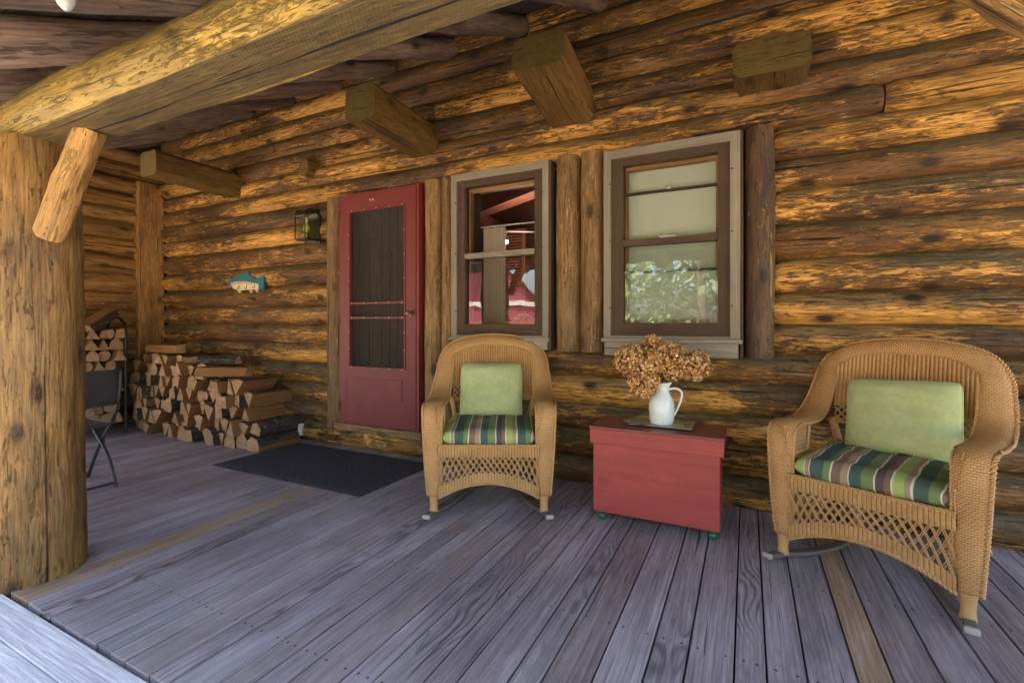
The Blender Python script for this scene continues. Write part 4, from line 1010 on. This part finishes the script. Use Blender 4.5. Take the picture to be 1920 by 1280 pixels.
DESC = {'tri': 'triangular split log', 'vee': 'wedge log with bark on top', 'quad': 'four-sided split log', 'half': 'half-round log with bark', 'chunk': 'rounded wood chunk'}
rr = random.Random(44); FG = 'split firewood stacked in the corner'
xr = [-3.98, -3.96, -4.02, -4.05, -4.12, -4.62, -5.2]; z = 0.
for r in range(7):
    h = .119; x = -6.02+rr.uniform(0, .04); cells = []; prev = None
    while x < xr[r]-.05:
        w_ = rr.choice((rr.uniform(.08, .12), rr.uniform(.11, .19))); kd = rr.choice(['tri', 'quad', 'half', 'chunk', 'vee', 'quad', 'tri'])
        if prev == 'tri': kd = 'vee'; x -= w_*.3
        cells.append((x, w_, kd)); prev = kd; x += w_*.97
    n_ = len(cells)
    for i, (x, w_, kd) in enumerate(cells):
        hh = h*rr.uniform(.95, 1.3) if (r < 6) else h*.85
        P, B = shape(kd, w_, hh, rr); yaw = rr.uniform(-.16, .12); L = rr.uniform(.36, .42)
        fy = 2.71+rr.uniform(-.075, .075)+(.015*r if r < 5 else .08)
        m4 = Matrix.Translation((x, fy, z)) @ Matrix.Rotation(yaw, 4, 'Z') @ Matrix.Rotation(rr.uniform(-.09, .09), 4, 'Y')
        o = wood_piece(P, B, L, r*100+i+1, m4)
        pos = ORD[n_-1-i]+' from the right' if n_-1-i < n_/2 else ORD[i]+' from the left'
        tag(o, f"{DESC[kd]}, {pos}, {ROWN[r]} row of corner stack", 'firewood', FG)
    z += h*.985
# a few particular pieces: loose ones on top and the two big ones at the right end
def special(P, B, L, loc, rz, seed, label, ry=0.):
    o = wood_piece(P, B, L, seed, Matrix.Translation(loc) @ Matrix.Rotation(rz, 4, 'Z') @ Matrix.Rotation(ry, 4, 'Y')); tag(o, label, 'firewood', FG)
special([(0, 0), (.15, 0), (.16, .05), (.13, .11), (.05, .13), (0, .08)], {2, 3}, .42, (-3.95, 2.70, 0), .0, 901, 'biggest squared log on the deck at the right end of the corner stack')
special([(0, .02), (.13, 0), (.15, .06), (.1, .12), (.03, .1)], {1, 2, 3}, .44, (-3.97, 2.74, .13), -.05, 902, 'long bark-covered log lying on the biggest squared log at the right end of the stack')
special([(0, 0), (.1, 0), (.09, .075), (.01, .09)], set(), .52, (-5.72, 2.86, .822), -pi/2+.05, 903, 'pale smooth split log lying crosswise on top of the left end of the stack')
special([(0, 0), (.11, 0), (.09, .05), (.02, .06)], {2}, .5, (-5.5, 2.95, .73), -pi/2-.1, 904, 'thin flat split log under the pale crosswise log on top of the stack')
special([(0, 0), (.12, .01), (.11, .09), (.02, .1)], set(), .45, (-4.62, 2.72, .62), -1.05, 905, 'reddish split log lying diagonally on top of the middle of the stack')
special([(0, 0), (.1, .0), (.09, .05), (.04, .08)], {1, 2}, .45, (-5.0, 2.95, .72), -1.3, 906, 'dark bark-covered log lying behind the reddish diagonal log on the stack')

# rack beside it, with its own logs
rk = thing('firewood_rack', 'black tubular metal firewood rack behind the folding chair', 'firewood rack', (-5.93, 2.2, 0))
for y_ in (.40, -.62):
    g = G(); hoop = [(-.19, y_, .0), (-.19, y_, 1.02)]+[(-.19*cos(a), y_, 1.02+.17*sin(a)) for a in [pi*i/12 for i in range(1, 12)]]+[(.19, y_, 1.02), (.19, y_, 0)]
    g.tube(hoop, .0135, 10, up=(0, 1, 0)); g.build('end_hoop', 'blackmetal', rk)
for x_ in (-.13, .13):
    g = G(); g.tube([(x_, -.62, .1), (x_, .40, .1)], .0125, 8); g.build('bottom_bar', 'blackmetal', rk)
rr = random.Random(5); RG = 'logs in the firewood rack'; z = .115; r = 0; cells = 0
while z < 1.0:
    y = 1.98+rr.uniform(0, .05); i = 0; hrow = rr.uniform(.095, .115); rowc = []
    while y < 2.50:
        w_ = min(rr.uniform(.09, .145), 2.585-y); rowc.append((y, w_, rr.choice(['round', 'quad', 'half', 'tri', 'chunk']))); y += w_*.98
    for i, (y, w_, kd) in enumerate(rowc):
        P, B = shape(kd, w_, hrow*1.05 if kd != 'round' else min(w_, hrow*1.1), rr)
        m4 = Matrix.Translation((-5.70+rr.uniform(-.05, .03), y, z)) @ Matrix.Rotation(pi/2, 4, 'Z')
        o = wood_piece(P, B, .40, 2000+r*20+i, m4)
        nm = {'round': 'round unsplit log'}.get(kd, DESC.get(kd, ''))
        tag(o, f"{nm}, {ORD[len(rowc)-1-i]} from right, {'bottom' if r == 0 else ORD[r]} row in black rack", 'firewood', RG)
    z += hrow; r += 1
o = wood_piece([(0, 0), (.13, .02), (.12, .1), (.02, .12)], {1}, .36, 3001, Matrix.Translation((-5.8, 2.26, z-.05)) @ Matrix.Rotation(.5, 4, 'Z') @ Matrix.Rotation(.5, 4, 'X')); tag(o, 'split log tilted up against the hoop on top of the black rack', 'firewood', RG)
o = wood_piece(shape('half', .14, .1, rr)[0], set(range(1, 8)), .4, 3002, Matrix.Translation((-5.7, 2.12, z)) @ Matrix.Rotation(pi/2+.2, 4, 'Z')); tag(o, 'half-round bark-covered log lying on top of the logs in the black rack', 'firewood', RG)

# ================================================================== folding chair
fc = thing('folding_chair', 'dark woven folding chair with metal X legs behind the log post', 'folding chair', (-4.08, 1.5, 0))
for sy in (-.22, .22):
    g = G(); g.tube(catmull([(-.24, sy, .0), (-.08, sy, .24), (.10, sy, .44), (.185, sy, .58), (.215, sy, .80)], 6), .0115, 8, up=(0, 1, 0)); g.build('back_leg', 'darkmetal', fc)
    g = G(); g.tube(catmull([(.20, sy*.92, .0), (.09, sy*.92, .2), (-.10, sy*.92, .36), (-.2, sy*.92, .44)], 6), .0115, 8, up=(0, 1, 0)); g.build('front_leg', 'darkmetal', fc)
    g = G(); g.lathe([(0, .012), (.01, .01), (.01, -.01), (0, -.012)], mat=Matrix.Translation((0, sy*.96, .285)) @ Matrix.Rotation(pi/2, 4, 'X'), n=10); g.build('pivot_bolt', 'darkmetal', fc)
g = G(); g.tube([(.19, -.20, .03), (.19, .20, .03)], .009, 8); g.build('cross_bar', 'darkmetal', fc)
g = G(); g.tube([(-.225, -.22, .03), (-.225, .22, .03)], .009, 8); g.build('cross_bar', 'darkmetal', fc)
def pad(nm, f, nu, nv, fr):
    g_ = G(); P = [[f(i/nu, j/nv) for j in range(nv+1)] for i in range(nu+1)]; g_.grid(P, [[(i/nu*.42, j/nv*.42) for j in range(nv+1)] for i in range(nu+1)])
    o_ = g_.build(nm, 'blackwick', fc); so_ = o_.modifiers.new('solid', 'SOLIDIFY'); so_.thickness = .014; so_.offset = 0
    g_ = G(); bd = [f(a, 0) for a in [i/8 for i in range(9)]]+[f(1, b) for b in [i/8 for i in range(1, 9)]]+[f(1-a, 1) for a in [i/8 for i in range(1, 9)]]+[f(0, 1-b) for b in [i/8 for i in range(1, 9)]]
    g_.tube(bd, .011, 8, caps=False, up=fr); g_.build(nm+'_frame', 'darkmetal' if nm == 'seat' else 'blackwick', o_)
pad('backrest', lambda a, b: Vector((.188+.027*a+.02*(1-(2*b-1)**2), -.215+.43*b, .575+.225*a)), 8, 16, (1, .1, 0))
pad('seat', lambda a, b: Vector((-.2+.36*a, -.2+.4*b, .435-.012*sin(pi*b))), 8, 16, (0, 0, 1))

# ================================================================== surroundings seen in the window reflections
rng = random.Random(77)
def tree(x, y, h, rad, kind, label, n_=2600, seed=1):
    t = thing('conifer_tree' if kind == 'c' else 'leafy_tree', label, 'tree', (x, y, -.42), 0, 'trees across the yard')
    g_ = G(); g_.tube([(0, 0, 0), (.05, .03, h*.4), (0, .05, h*.8)], .16, 10, rad=lambda t_, L: 1.3-.95*t_, up=(0, 1, 0))
    for q in range(12):
        z_ = h*rng.uniform(.25, .8); a = rng.random()*6.28; g_.tube([(0, 0, z_), (cos(a)*rad*.45, sin(a)*rad*.45, z_+rad*.2), (cos(a)*rad*.8, sin(a)*rad*.8, z_+rad*.3)], .04, 5, rad=lambda t_, L: 1-.7*t_, caps=False, up=(.1, .1, 1))
    g_.build('trunk', 'bark', t); g_ = G()
    cl = []
    for q in range(46 if kind == 'l' else 60):
        a = rng.random()*6.28; zz = rng.uniform(.12, 1.); prof = (1-zz) if kind == 'c' else sin(pi*min(1, zz*.9+.08))
        rr_ = rad*prof*rng.uniform(.35, 1.); cl.append(Vector((cos(a)*rr_, sin(a)*rr_, h*zz*.98)))
    for q in range(n_):
        c = rng.choice(cl); s_ = rng.uniform(.07, .15); p = c+Vector((rng.gauss(0, .32), rng.gauss(0, .32), rng.gauss(0, .2)))
        nn = Vector((rng.gauss(0, 1), rng.gauss(0, 1), rng.gauss(.4, 1))).normalized(); a_ = nn.orthogonal().normalized()*s_; b_ = nn.cross(a_)*.6
        g_.add([p-a_, p-b_, p+a_, p+b_], [(0, 1, 2, 3)], [[(0, 0)]*4], (rng.random(), 0, 0))
    g_.build('crown', 'conifer' if kind == 'c' else 'leaf', t, smooth=False)
for a in [(-1.2, -8.5, 5.5, 2.0, 'l', 'leafy green tree mirrored at the left of the blind window', 3800), (-3.9, -9.5, 6.5, 2.2, 'l', 'taller leafy tree mirrored in the middle of the blind window', 3800), (1.8, -9, 6., 2.2, 'l', 'leafy tree across the yard, standing nearest the step', 3000),
          (-6.5, -14, 11, 2.6, 'c', 'dark conifer standing just beside the red barn', 3500), (-1., -16, 12, 2.8, 'c', 'dark conifer behind the leafy trees across the yard', 3500), (-14.5, -9, 8, 2.6, 'l', 'broad leafy tree on the far side of the red barn', 3500), (5.5, -13, 10, 3, 'c', 'tall conifer farthest right across the yard', 3000), (-3.6, -19, 13, 3, 'c', 'tallest conifer at the back of the yard', 3000)]: tree(*a)
bn = thing('red_barn', 'red barn with white trimmed gable, reflected in the window by the door', 'barn', (-9.2, -9.5, -.42), radians(-35))
g = G(); hw, dp, ht, rg_ = 2.2, 5., 2.5, 4.5
g.add([(-hw, 0, 0), (hw, 0, 0), (hw, 0, ht), (0, 0, rg_), (-hw, 0, ht), (-hw, -dp, 0), (hw, -dp, 0), (hw, -dp, ht), (0, -dp, rg_), (-hw, -dp, ht)],
      [(1, 0, 4, 3, 2), (5, 6, 7, 8, 9), (0, 5, 9, 4), (6, 1, 2, 7)], [[(0, 0), (4, 0), (4, 2), (2, 4), (0, 2)], [(0, 0), (4, 0), (4, 2), (2, 4), (0, 2)], [(0, 0), (5, 0), (5, 2), (0, 2)], [(0, 0), (5, 0), (5, 2), (0, 2)]]); g.build('wall', 'barnred', bn, smooth=False)
g = G(); 
for sx in (-1, 1):
    g.add([(0, .4, rg_+.05), (sx*(hw+.3), .4, ht-.25), (sx*(hw+.3), -dp-.4, ht-.25), (0, -dp-.4, rg_+.05)], [(0, 1, 2, 3)], [[(0, 0), (3, 0), (3, 5), (0, 5)]])
g.build('roof', 'roofboard', bn, smooth=False)
g = G(); g.box((-hw, .01, 2.2), (hw, .06, 2.4)); g.box((-.9, .01, 0), (-.75, .05, 2.2)); g.box((.75, .01, 0), (.9, .05, 2.2)); g.build('trim', 'white', bn, smooth=False)
